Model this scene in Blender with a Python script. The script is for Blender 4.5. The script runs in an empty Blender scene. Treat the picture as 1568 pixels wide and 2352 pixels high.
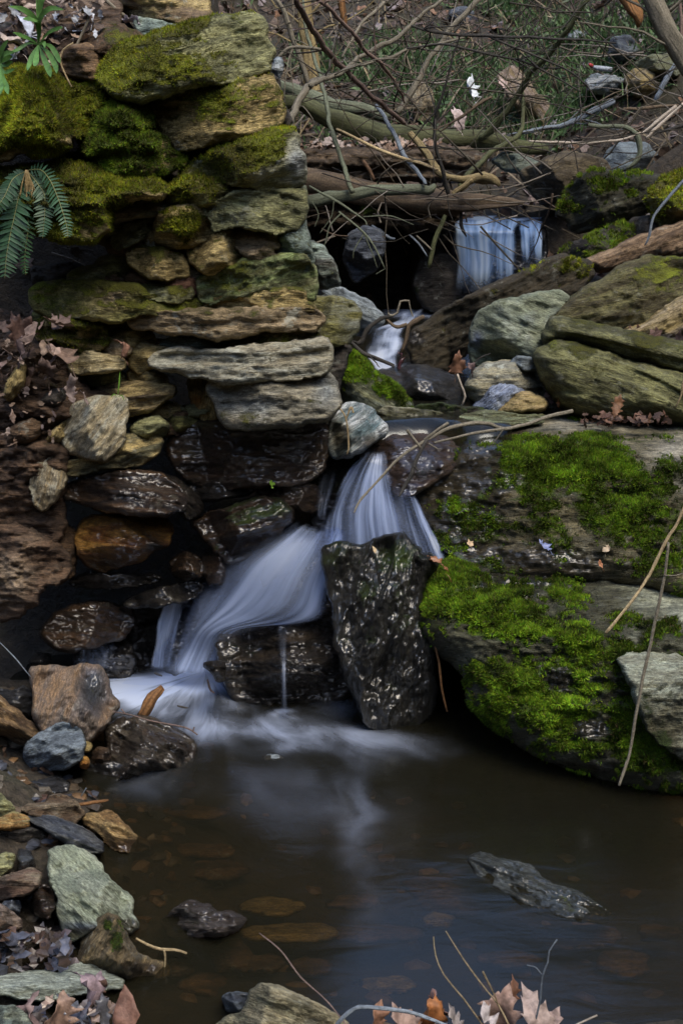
import bpy, bmesh, math, random
import numpy as np
from mathutils import Vector, Matrix
from mathutils.geometry import delaunay_2d_cdt

# ---------------------------------------------------------------- camera, sky, sun, exposure
SC = bpy.context.scene
COL = SC.collection
PITCH = math.radians(15.0); HT = 0.36; CZ = 1.35
cam = bpy.data.cameras.new('camera'); cam.sensor_fit = 'VERTICAL'; cam.sensor_height = 36; cam.lens = 18 / HT
cam.clip_start = 0.05; cam.clip_end = 400
camo = bpy.data.objects.new('camera', cam); COL.objects.link(camo)
camo.location = (0, 0, CZ); camo.rotation_euler = (math.pi / 2 - PITCH, 0, 0)
SC.camera = camo
cam.dof.use_dof = True; cam.dof.focus_distance = 3.2; cam.dof.aperture_fstop = 22.0

SUN_EL = math.radians(58); SUN_AZ = math.radians(152)      # azimuth from +Y (north) clockwise
W = bpy.data.worlds.new('World'); SC.world = W; W.use_nodes = True
nt = W.node_tree; nt.nodes.clear()
wo = nt.nodes.new('ShaderNodeOutputWorld'); wb = nt.nodes.new('ShaderNodeBackground'); ws = nt.nodes.new('ShaderNodeTexSky')
ws.sky_type = 'NISHITA'; ws.sun_disc = False; ws.sun_elevation = SUN_EL; ws.sun_rotation = SUN_AZ
ws.air_density = 1.0; ws.dust_density = 1.5; ws.ozone_density = 1.0
wb.inputs['Strength'].default_value = 0.15
nt.links.new(ws.outputs[0], wb.inputs[0]); nt.links.new(wb.outputs[0], wo.inputs[0])
sd = bpy.data.lights.new('sun', 'SUN'); sd.energy = 1.5; sd.angle = math.radians(32); sd.color = (1.0, 0.88, 0.69)
so = bpy.data.objects.new('sun', sd); COL.objects.link(so); so.location = (3, -6, 8)
_d = Vector((math.sin(SUN_AZ) * math.cos(SUN_EL), math.cos(SUN_AZ) * math.cos(SUN_EL), math.sin(SUN_EL)))
so.rotation_euler = _d.to_track_quat('Z', 'Y').to_euler()
SC.view_settings.view_transform = 'Standard'; SC.view_settings.look = 'None'
SC.view_settings.exposure = 1.24; SC.view_settings.gamma = 1.0
SC.render.engine = 'CYCLES'
cy = SC.cycles
cy.use_denoising = True; cy.max_bounces = 7; cy.diffuse_bounces = 3; cy.glossy_bounces = 3
cy.transmission_bounces = 4; cy.transparent_max_bounces = 14; cy.caustics_reflective = False; cy.caustics_refractive = False
cy.sample_clamp_indirect = 3.0

# ---------------------------------------------------------------- numpy noise
_rs = np.random.RandomState(7)
_perm = _rs.permutation(512); _perm = np.concatenate([_perm, _perm])
_grad = _rs.randn(512, 3); _grad /= np.linalg.norm(_grad, axis=1)[:, None]
def pn(x, y, z):
    x = np.asarray(x, float); y = np.asarray(y, float) + 0 * x; z = np.asarray(z, float) + 0 * x
    xi = np.floor(x).astype(int); yi = np.floor(y).astype(int); zi = np.floor(z).astype(int)
    xf, yf, zf = x - xi, y - yi, z - zi
    u, v, w = [t * t * t * (t * (t * 6 - 15) + 10) for t in (xf, yf, zf)]
    out = 0
    for dx in (0, 1):
        for dy in (0, 1):
            for dz in (0, 1):
                h = _perm[(_perm[(_perm[(xi + dx) & 511] + yi + dy) & 511] + zi + dz) & 511]
                g = _grad[h]
                n = g[..., 0] * (xf - dx) + g[..., 1] * (yf - dy) + g[..., 2] * (zf - dz)
                out = out + n * (u if dx else 1 - u) * (v if dy else 1 - v) * (w if dz else 1 - w)
    return out * 1.6
def fbm(x, y, z, o=4, g=0.5):
    r = 0; a = 1.0; f = 1.0
    for i in range(o):
        r = r + a * pn(x * f, y * f, z * f + 13.7 * i); a *= g; f *= 2.03
    return r
def hsh(i, s=0):
    i = np.floor(i).astype(int)
    return (_perm[(_perm[i & 511] + s) & 511] / 511.0)
def sstep(a, b, x):
    t = np.clip((x - a) / (b - a), 0, 1); return t * t * (3 - 2 * t)

# ---------------------------------------------------------------- rays
TL = {'A': (0, 0, .5), 'B': (784, 0, .5), 'C': (0, 588, .5), 'D': (784, 588, .5), 'E': (0, 1176, .5), 'F': (784, 1176, .5),
      'G': (0, 1764, .5), 'H': (784, 1764, .5), 'T': (631.6, 0, .2929), 'U': (1090.9, 0, .3043), 'V': (631.6, 287.1, .2929),
      'X': (717.7, 918.6, .2929), 'Y': (0, 344.5, .2563), 'Z': (0, 2009.5, .2929), 'P': (0, 0, 1.0)}
def tp(tile, pts):
    ox, oy, s = TL[tile]
    return np.array([(ox + p[0] * s, oy + p[1] * s) for p in pts], float)
CP, SP = math.cos(PITCH), math.sin(PITCH)
def ray(px, py):
    u = (np.asarray(px, float) - 784) / 1176 * HT; v = (1176 - np.asarray(py, float)) / 1176 * HT
    return u, CP + v * SP, -SP + v * CP
def at(px, py, Y):
    a, b, c = ray(px, py); t = Y / b
    return np.stack([a * t, 0 * a + Y, CZ + c * t], -1)
def yz(py, z=0.0):
    a, b, c = ray(784.0, py); return float((z - CZ) * b / c)
def pxs(Y): return HT / 1176 * Y / CP
# ground height -----------------------------------------------------------------
def ground(x, y):
    x = np.asarray(x, float); y = np.asarray(y, float)
    n = fbm(x * .9, y * .9, 3.1, 3)
    # stream bed along y
    bed = -.24 + .83 * sstep(3.45, 3.8, y) + .37 * np.where(x < .30, sstep(6.25, 6.4, y), sstep(5.80, 5.98, y))
    bed = bed + .40 * np.clip(y - 6.1, 0, 40) + .10 * np.clip(y - 10, 0, 40)
    # left bank, lower gravel beach
    beach = np.clip((-.49 - .03 * y - .16 * sstep(2.6, 3.0, y) - x) * .38, -.3, .35) + .0
    near = np.clip((1.93 - y) * .35, -1, .8)
    lowl = np.maximum(beach, near)
    low = np.maximum(-.24, lowl)
    z = np.where(y < 3.2, low, np.maximum(bed, np.minimum(low, .3)))
    # left wall bank
    xb = -.30 - .06 * (y - 3.8)
    bank = sstep(3.62, 3.95, y) * sstep(0.12, -.12, x - xb) * (1.75 + .24 + .18 * np.clip(y - 4, 0, 50) + .25 * np.clip(xb - x, 0, 50)) - .24
    z = np.maximum(z, bank)
    # left undercut area behind chute : bed stays low
    # right bank
    rb = (np.clip(x - 1.0, 0, 50) * .6) * sstep(1.5, 3.2, y)
    z = z + rb + .22 * sstep(.36, .8, x) * sstep(3.5, 3.8, y) * sstep(6.2, 5.7, y)
    # ravine sides; the unseen slopes are added to hold back frontal skylight
    z = z + .62 * np.clip(np.abs(x) - 2.6, 0, 60) + .34 * np.clip(-2.5 - y, 0, 60)
    pool = sstep(-.42, -.2, x) * sstep(1.7, 2.0, y) * sstep(6, 5.6, y)
    return z + n * .05 * (1 + .06 * np.hypot(x, y)) * (1 - .75 * pool)
def hit(px, py, y0=5.9, y1=30):
    ys = np.linspace(y0, y1, 400); p = at(np.full(400, float(px)), np.full(400, float(py)), ys)
    g = ground(p[:, 0], p[:, 1]); i = np.argmax(g >= p[:, 2])
    return float(ys[i]) if (g >= p[:, 2]).any() else y1

# ---------------------------------------------------------------- materials
class NB:
    def __init__(s, name):
        s.m = bpy.data.materials.new(name); s.m.use_nodes = True; s.t = s.m.node_tree; s.t.nodes.clear()
        s.out = s.n('ShaderNodeOutputMaterial')
    def n(s, k, **kw):
        o = s.t.nodes.new(k)
        for a, b in kw.items():
            if a.startswith('i_'):
                key = a[2:]; key = int(key) if key.isdigit() else key.replace('_', ' ')
                if hasattr(b, 'node') and hasattr(b, 'is_output'): s.t.links.new(b, o.inputs[key])
                else: o.inputs[key].default_value = b
            else: setattr(o, a, b)
        return o
    def attr(s, name): return s.n('ShaderNodeAttribute', attribute_name=name)
    def noise(s, vec, scale, detail=4, rough=.55, dist=0):
        o = s.n('ShaderNodeTexNoise', i_Scale=scale, i_Detail=detail, i_Roughness=rough, i_Distortion=dist); s.t.links.new(vec, o.inputs['Vector']); return o.outputs[0]
    def ramp(s, f, a, b, c0=0., c1=1.):
        o = s.n('ShaderNodeMapRange', clamp=True, interpolation_type='SMOOTHSTEP'); s.t.links.new(f, o.inputs[0])
        for i, v in enumerate((a, b, c0, c1)): o.inputs[i + 1].default_value = v
        return o.outputs[0]
    def mix(s, f, a, b, mode='MIX'):
        o = s.n('ShaderNodeMix', data_type='RGBA', blend_type=mode)
        for inp, v in ((o.inputs[0], f), (o.inputs[6], a), (o.inputs[7], b)):
            if hasattr(v, 'is_output'): s.t.links.new(v, inp)
            else: inp.default_value = v if not isinstance(v, tuple) or len(v) == 4 else (*v, 1)
        return o.outputs[2]
    def math(s, op, a, b=0.0):
        o = s.n('ShaderNodeMath', operation=op)
        for i, v in enumerate((a, b)):
            if hasattr(v, 'is_output'): s.t.links.new(v, o.inputs[i])
            else: o.inputs[i].default_value = v
        return o.outputs[0]
    def scale(s, vec, sc):
        o = s.n('ShaderNodeMapping'); s.t.links.new(vec, o.inputs[0]); o.inputs['Scale'].default_value = sc; return o.outputs[0]
    def link(s, a, b): s.t.links.new(a, b)

def rock_material():
    b = NB('rock'); sc = b.attr('sc').outputs['Vector']
    c1 = b.attr('c1').outputs['Color']; c2 = b.attr('c2').outputs['Color']; c3 = b.attr('c3').outputs['Color']
    mk = b.n('ShaderNodeSeparateColor'); b.link(b.attr('mask').outputs['Color'], mk.inputs[0])
    moss, wet, pale = mk.outputs[0], mk.outputs[1], mk.outputs[2]
    strat = b.scale(sc, (1.0, 1.0, 7.0)); fstrat = b.scale(sc, (1.0, 1.0, 5.0))
    n1 = b.noise(strat, 6, 6, .62, .6); n2 = b.noise(sc, 9, 5, .6, .4); n3 = b.noise(fstrat, 70, 5, .65); n4 = b.noise(sc, 260, 3, .6)
    col = b.mix(b.ramp(n1, .38, .64), c2, c1)
    col = b.mix(b.ramp(n2, .48, .72, 0, .55), col, c2); n8 = b.noise(fstrat, 15, 6, .75, .5); col = b.mix(b.ramp(n8, .50, .62, 0, .65), col, b.mix(1.0, c2, (.5, .5, .5), 'MULTIPLY'))
    # fine grain
    g = b.ramp(n3, .3, .72, .55, 1.4); col = b.mix(1.0, col, b.n('ShaderNodeCombineColor', i_0=g, i_1=g, i_2=g).outputs[0], 'MULTIPLY')
    g2 = b.ramp(n4, .3, .7, .75, 1.25); col = b.mix(1.0, col, b.n('ShaderNodeCombineColor', i_0=g2, i_1=g2, i_2=g2).outputs[0], 'MULTIPLY')
    # lichen
    n5 = b.noise(sc, 22, 6, .7); n5b = b.noise(sc, 5, 3, .6)
    lich = b.math('MULTIPLY', b.ramp(n5, .56, .63), b.math('MULTIPLY', b.ramp(n5b, .42, .6), pale))
    col = b.mix(lich, col, (.42, .44, .38))
    # moss
    nm = b.noise(sc, 38, 6, .72); nm2 = b.noise(sc, 12, 4, .6); nm3 = b.noise(sc, 420, 2, .6)
    mm = b.ramp(b.math('ADD', moss, b.math('MULTIPLY', b.math('SUBTRACT', nm, .5), 1.3)), .36, .68)
    mcol = b.mix(b.ramp(nm2, .35, .7), b.mix(1.0, c3, (.45, .42, .5), 'MULTIPLY'), c3)
    g3 = b.ramp(nm3, .3, .75, .35, 1.7); mcol = b.mix(1.0, mcol, b.n('ShaderNodeCombineColor', i_0=g3, i_1=g3, i_2=g3).outputs[0], 'MULTIPLY')
    # wetness darkens
    nw = b.noise(sc, 14, 4, .6)
    wm = b.ramp(b.math('ADD', wet, b.math('MULTIPLY', b.math('SUBTRACT', nw, .5), .5)), .3, .7)
    dk = b.mix(wm, (1, 1, 1), (.28, .25, .22)); col = b.mix(1.0, col, dk, 'MULTIPLY')
    col = b.mix(mm, col, mcol)
    rough = b.math('MULTIPLY', b.ramp(wm, 0, 1, .8, .6), b.ramp(n3, .3, .7, .8, 1.3))
    rough = b.math('MAXIMUM', rough, b.math('MULTIPLY', mm, b.ramp(wm, 0, 1, .9, .55)))
    # bump
    n7 = b.noise(fstrat, 24, 5, .7, .3); h = b.math('ADD', b.math('MULTIPLY', n1, 1.2), b.math('ADD', b.math('MULTIPLY', n3, .7), b.math('MULTIPLY', n7, 1.0))); h = b.math('ADD', h, b.math('MULTIPLY', n4, .12))
    h = b.math('ADD', h, b.math('MULTIPLY', b.math('MULTIPLY', nm3, mm), .7)); h = b.math('ADD', h, b.math('MULTIPLY', nm, b.math('MULTIPLY', mm, 1.2)))
    bp = b.n('ShaderNodeBump', i_Strength=1.0, i_Distance=.014, i_Height=h)
    p = b.n('ShaderNodeBsdfPrincipled', i_Base_Color=col, i_Roughness=rough, i_Normal=bp.outputs[0])
    b.link(b.ramp(wm, 0, 1, .35, .25), p.inputs['Specular IOR Level'])
    cw = b.math('MULTIPLY', wm, b.ramp(b.noise(b.scale(sc, (1, 1, 2)), 7, 4, .65), .36, .60, .12, 1.0)); b.link(cw, p.inputs['Coat Weight']); p.inputs['Coat Roughness'].default_value = .22; p.inputs['Coat IOR'].default_value = 1.62
    n9 = b.noise(b.scale(sc, (1, 1, 3.0)), 17, 4, .5, .6); n10 = b.noise(b.scale(sc, (1, 1, 1.5)), 11, 2, .5); b.link(b.n('ShaderNodeBump', i_Strength=1.0, i_Distance=.010, i_Height=b.math('ADD', n9, b.math('MULTIPLY', n10, 1.5))).outputs[0], p.inputs['Coat Normal'])
    b.link(p.outputs[0], b.out.inputs[0]); return b.m

def attr_material(name, rough=.8, spec=.3, bumpscale=120, bump=.3, trans=0.0, var=.3):
    b = NB(name); c = b.attr('c1').outputs['Color']; tc = b.n('ShaderNodeTexCoord').outputs['Object']
    n = b.noise(tc, bumpscale, 4, .6); g = b.ramp(n, .3, .7, 1 - var, 1 + var)
    col = b.mix(1.0, c, b.n('ShaderNodeCombineColor', i_0=g, i_1=g, i_2=g).outputs[0], 'MULTIPLY')
    bp = b.n('ShaderNodeBump', i_Strength=bump, i_Distance=.004, i_Height=n)
    p = b.n('ShaderNodeBsdfPrincipled', i_Base_Color=col, i_Roughness=rough, i_Normal=bp.outputs[0]); p.inputs['Specular IOR Level'].default_value = spec
    if trans > 0:
        t = b.n('ShaderNodeBsdfTranslucent', i_Color=col); m = b.n('ShaderNodeMixShader', i_0=trans)
        b.link(p.outputs[0], m.inputs[1]); b.link(t.outputs[0], m.inputs[2]); b.link(m.outputs[0], b.out.inputs[0])
    else: b.link(p.outputs[0], b.out.inputs[0])
    return b.m

def bark_material():
    b = NB('bark'); sc = b.attr('sc').outputs['Vector']; c1 = b.attr('c1').outputs['Color']; c2 = b.attr('c2').outputs['Color']
    tc = b.n('ShaderNodeTexCoord').outputs['Object']
    n1 = b.noise(sc, 1, 5, .65, .5); n2 = b.noise(tc, 9, 4, .6); n3 = b.noise(tc, 180, 3, .6)
    col = b.mix(b.ramp(n1, .35, .65), c2, c1); col = b.mix(b.ramp(n2, .5, .75, 0, .6), col, c2)
    g = b.ramp(n3, .3, .7, .7, 1.3); col = b.mix(1.0, col, b.n('ShaderNodeCombineColor', i_0=g, i_1=g, i_2=g).outputs[0], 'MULTIPLY')
    bp = b.n('ShaderNodeBump', i_Strength=.7, i_Distance=.006, i_Height=b.math('ADD', n1, b.math('MULTIPLY', n3, .3)))
    p = b.n('ShaderNodeBsdfPrincipled', i_Base_Color=col, i_Roughness=.75, i_Normal=bp.outputs[0]); p.inputs['Specular IOR Level'].default_value = .3
    b.link(p.outputs[0], b.out.inputs[0]); return b.m

def soil_material(name, a, c, lift=1.0, green=None):
    b = NB(name); tc = b.n('ShaderNodeTexCoord').outputs['Object']
    n1 = b.noise(tc, 5, 6, .65); n2 = b.noise(tc, 45, 6, .7); n3 = b.noise(tc, 240, 3, .6)
    col = b.mix(b.ramp(n1, .35, .65), a, c); g = b.ramp(n2, .3, .7, .4, 1.6)
    col = b.mix(1.0, col, b.n('ShaderNodeCombineColor', i_0=g, i_1=g, i_2=g).outputs[0], 'MULTIPLY')
    if green:
        n4 = b.noise(tc, 2.2, 5, .7); col = b.mix(b.ramp(n4, .5, .65, 0, .25), col, green)
    h = b.math('ADD', b.math('MULTIPLY', n2, 1.0), b.math('MULTIPLY', n3, .3)); h = b.math('ADD', h, n1)
    bp = b.n('ShaderNodeBump', i_Strength=1.0, i_Distance=.03, i_Height=h)
    p = b.n('ShaderNodeBsdfPrincipled', i_Base_Color=col, i_Roughness=b.ramp(n2, .3, .7, .5, .95), i_Normal=bp.outputs[0])
    b.link(p.outputs[0], b.out.inputs[0]); return b.m

def pool_material():
    b = NB('pool_water'); tc = b.n('ShaderNodeTexCoord').outputs['Object']
    fo = b.attr('foam').outputs['Fac']; sv = b.attr('sc').outputs['Vector']  # foam also carries the fall's painted reflection streak
    n = b.noise(b.scale(tc, (1, 2.6, 1)), 7, 3, .5, .6); n2 = b.noise(sv, 1, 4, .55, .7); n3 = b.noise(tc, 2.2, 3, .5)
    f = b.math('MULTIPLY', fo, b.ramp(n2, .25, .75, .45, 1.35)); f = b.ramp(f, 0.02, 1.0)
    bp = b.n('ShaderNodeBump', i_Strength=.07, i_Distance=.02, i_Height=n)
    tr = b.n('ShaderNodeBsdfTransparent', i_Color=(.56, .47, .34, 1)); di = b.n('ShaderNodeBsdfDiffuse', i_Color=(.021, .020, .012, 1))
    m1 = b.n('ShaderNodeMixShader', i_0=.36); b.link(tr.outputs[0], m1.inputs[1]); b.link(di.outputs[0], m1.inputs[2])
    gl = b.n('ShaderNodeBsdfGlossy', i_Color=(.85, .92, 1, 1), i_Roughness=.17, i_Normal=bp.outputs[0]); fr = b.n('ShaderNodeFresnel', i_IOR=1.42, i_Normal=bp.outputs[0])
    m2 = b.n('ShaderNodeMixShader'); b.link(fr.outputs[0], m2.inputs[0]); b.link(m1.outputs[0], m2.inputs[1]); b.link(gl.outputs[0], m2.inputs[2])
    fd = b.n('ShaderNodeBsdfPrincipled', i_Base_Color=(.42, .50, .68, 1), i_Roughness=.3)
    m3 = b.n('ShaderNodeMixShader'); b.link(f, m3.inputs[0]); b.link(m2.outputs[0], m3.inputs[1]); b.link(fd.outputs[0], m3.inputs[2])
    b.link(m3.outputs[0], b.out.inputs[0]); return b.m

def fall_material(lo=(.34, .42, .60), hi=(.70, .77, .90), amin=.26):
    b = NB('falling_water'); sv = b.attr('sc').outputs['Vector']; d = b.attr('foam').outputs['Fac']
    n1 = b.noise(b.scale(sv, (1, .55, 1)), 1, 2, .45, .25); n2 = b.noise(b.scale(sv, (2.7, .7, 1)), 1, 3, .6, .2); n0 = b.noise(b.scale(sv, (.28, .5, 1)), 1, 2, .5, .3); n3 = b.noise(b.scale(sv, (.9, 3.0, 1)), 1, 4, .6, .4)
    s = b.math('ADD', b.math('MULTIPLY', n1, .32), b.math('ADD', b.math('MULTIPLY', n2, .09), b.math('ADD', b.math('MULTIPLY', n0, .62), b.math('MULTIPLY', n3, .10))))
    a = b.math('MULTIPLY', d, b.ramp(s, .42, .70, amin, 1.15)); a = b.ramp(a, 0, 1, 0, .96)
    col = b.mix(b.ramp(s, .48, .78), lo, hi)
    bp = b.n('ShaderNodeBump', i_Strength=.2, i_Distance=.01, i_Height=s)
    p = b.n('ShaderNodeBsdfPrincipled', i_Base_Color=col, i_Roughness=.3, i_Normal=bp.outputs[0]); t = b.n('ShaderNodeBsdfTranslucent', i_Color=col)
    m0 = b.n('ShaderNodeMixShader', i_0=.35); b.link(p.outputs[0], m0.inputs[1]); b.link(t.outputs[0], m0.inputs[2])
    tr = b.n('ShaderNodeBsdfTransparent', i_Color=(.90, .93, 1, 1)); m = b.n('ShaderNodeMixShader')
    b.link(a, m.inputs[0]); b.link(tr.outputs[0], m.inputs[1]); b.link(m0.outputs[0], m.inputs[2]); b.link(m.outputs[0], b.out.inputs[0]); return b.m

M_ROCK = rock_material(); M_BARK = bark_material()
M_MOSS = attr_material('moss_fronds', .75, .25, 60, .1, .25, .35)
M_LEAF = attr_material('dead_leaf', .6, .35, 90, .5, .15, .35)
M_WETLEAF = attr_material('wet_dead_leaf', .36, .5, 60, .5, .0, .35)
M_GREEN = attr_material('green_leaf', .5, .4, 60, .3, .25, .25)
M_SOIL = soil_material('forest_floor', (.022, .017, .011, 1), (.055, .042, .027, 1), green=(.035, .06, .012, 1))  # darkened overall, standing in for shade on the far slope
M_BED = soil_material('stream_bed', (.03, .02, .012, 1), (.07, .05, .03, 1))
M_POOL = pool_material(); M_FALL = fall_material(); M_FALLB = fall_material((.22, .38, .72), (.80, .92, 1.0), .24)

# ---------------------------------------------------------------- object helpers
def mk(name, V, F, mat, parent=None, origin=None, smooth=True, attrs=None, label=None, cat=None, group=None, kind=None):
    V = np.asarray(V, float)
    if origin is None:
        origin = np.array([V[:, 0].mean(), V[:, 1].mean(), V[:, 2].min()]) if parent is None else np.zeros(3)
    me = bpy.data.meshes.new(name)
    L = V - origin
    if isinstance(F, np.ndarray):
        k = F.shape[1]; me.vertices.add(len(L)); me.vertices.foreach_set('co', L.ravel())
        me.loops.add(F.size); me.loops.foreach_set('vertex_index', F.ravel().astype(np.int32))
        me.polygons.add(len(F)); me.polygons.foreach_set('loop_start', np.arange(0, F.size, k, dtype=np.int32))
        me.update(calc_edges=True)
    else: me.from_pydata([tuple(v) for v in L], [], [tuple(f) for f in F])
    me.polygons.foreach_set('use_smooth', np.full(len(me.polygons), smooth))
    for k, (t, a) in (attrs or {}).items():
        at_ = me.attributes.new(k, t, 'POINT'); a = np.asarray(a, np.float32)
        if t == 'FLOAT': at_.data.foreach_set('value', a.ravel())
        elif t == 'FLOAT_VECTOR': at_.data.foreach_set('vector', a.ravel())
        else:
            if a.ndim == 1: a = np.tile(a, (len(V), 1))
            if a.shape[1] == 3: a = np.hstack([a, np.ones((len(a), 1), np.float32)])
            at_.data.foreach_set('color', a.ravel())
    me.materials.append(mat); me.update()
    o = bpy.data.objects.new(name, me); COL.objects.link(o)
    if parent is not None:
        o.parent = parent
        o.location = Vector(origin) - parent.location if origin is not None and np.any(origin) else (0, 0, 0)
    else: o.location = origin
    tag(o, label, cat, group, kind); return o
def tag(o, label=None, cat=None, group=None, kind=None):
    if label: o['label'] = label
    if cat: o['category'] = cat
    if group: o['group'] = group
    if kind: o['kind'] = kind
    return o

# ---------------------------------------------------------------- rocks
PAL = {  # main colour, second colour
 'tan': ((.50, .39, .17), (.26, .20, .08)), 'olive': ((.35, .32, .10), (.17, .16, .05)), 'greygreen': ((.36, .36, .17), (.17, .175, .09)),
 'blue': ((.33, .38, .40), (.15, .18, .20)), 'bluegreen': ((.28, .35, .30), (.13, .17, .15)), 'purple': ((.40, .31, .19), (.21, .16, .09)), 'dark': ((.075, .065, .055), (.03, .026, .022)),
 'darkbrown': ((.17, .10, .05), (.06, .036, .02)), 'gold': ((.60, .33, .07), (.32, .13, .03)), 'brown': ((.22, .14, .08), (.09, .055, .03)),
 'pale': ((.46, .46, .38), (.25, .23, .17)), 'white': ((.58, .62, .64), (.22, .26, .28)), 'red': ((.26, .14, .09), (.12, .06, .04)), 'slate': ((.14, .16, .20), (.05, .06, .08)),
 'wood': ((.30, .20, .11), (.09, .055, .03)), 'greenwood': ((.19, .19, .08), (.07, .07, .03)), 'soil': ((.16, .10, .062), (.055, .034, .022))}
MOSSC = {'olive': (.20, .225, .014), 'green': (.12, .18, .012), 'bright': (.115, .195, .010), 'dark': (.05, .085, .012)}

def smooth_poly(P, s, rng, jag, grow=0):
    n = len(P); Q = []
    for i in range(n):
        a, b, c = P[i - 1], P[i], P[(i + 1) % n]
        Q.append(b + (a - b) * .10); Q.append(b + (c - b) * .10)
    Q = np.array(Q); Q2 = []
    n = len(Q)
    for i in range(n):
        a, b = Q[i], Q[(i + 1) % n]; L = np.linalg.norm(b - a); k = max(1, int(round(L / s)))
        for j in range(k): Q2.append(a + (b - a) * j / k)
    Q = np.array(Q2)
    t = np.roll(Q, -1, 0) - np.roll(Q, 1, 0); t /= np.linalg.norm(t, axis=1)[:, None] + 1e-9
    nr = np.stack([t[:, 1], -t[:, 0]], 1); sd = rng.uniform(0, 99)
    f = 1 / s
    d = fbm(Q[:, 0] * f * .12, Q[:, 1] * f * .12, sd, 3, .6)
    return Q + nr * (d * jag + grow)[:, None]
def seg_dist(X, P):
    A = P; B = np.roll(P, -1, 0); out = np.full(len(X), 1e9)
    for c in range(0, len(X), 4000):
        x = X[c:c + 4000, None, :]; d = B - A; L = (d ** 2).sum(1) + 1e-12
        t = np.clip(((x - A) * d).sum(2) / L, 0, 1); q = A + t[..., None] * d
        out[c:c + 4000] = np.sqrt(((x - q) ** 2).sum(2)).min(1)
    return out
def inside(X, P):
    r = np.zeros(len(X), bool); A = P; B = np.roll(P, -1, 0)
    for (x1, y1), (x2, y2) in zip(A, B):
        c = (y1 > X[:, 1]) != (y2 > X[:, 1])
        with np.errstate(divide='ignore', invalid='ignore'):
            r ^= c & (X[:, 0] < (x2 - x1) * (X[:, 1] - y1) / (y2 - y1 + 1e-15) + x1)
    return r
def grid_in(P, s, rng, margin):
    lo = P.min(0); hi = P.max(0); nx = int((hi[0] - lo[0]) / s) + 2; ny = int((hi[1] - lo[1]) / (s * .87)) + 2
    gx, gy = np.meshgrid(np.arange(nx), np.arange(ny)); X = np.stack([lo[0] + (gx + .5 * (gy & 1)) * s, lo[1] + gy * s * .87], -1).reshape(-1, 2)
    X += rng.uniform(-.2, .2, X.shape) * s
    X = X[inside(X, P)]; d = seg_dist(X, P[::1]); k = d > margin
    return X[k], d[k]
NR = [0]
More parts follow.
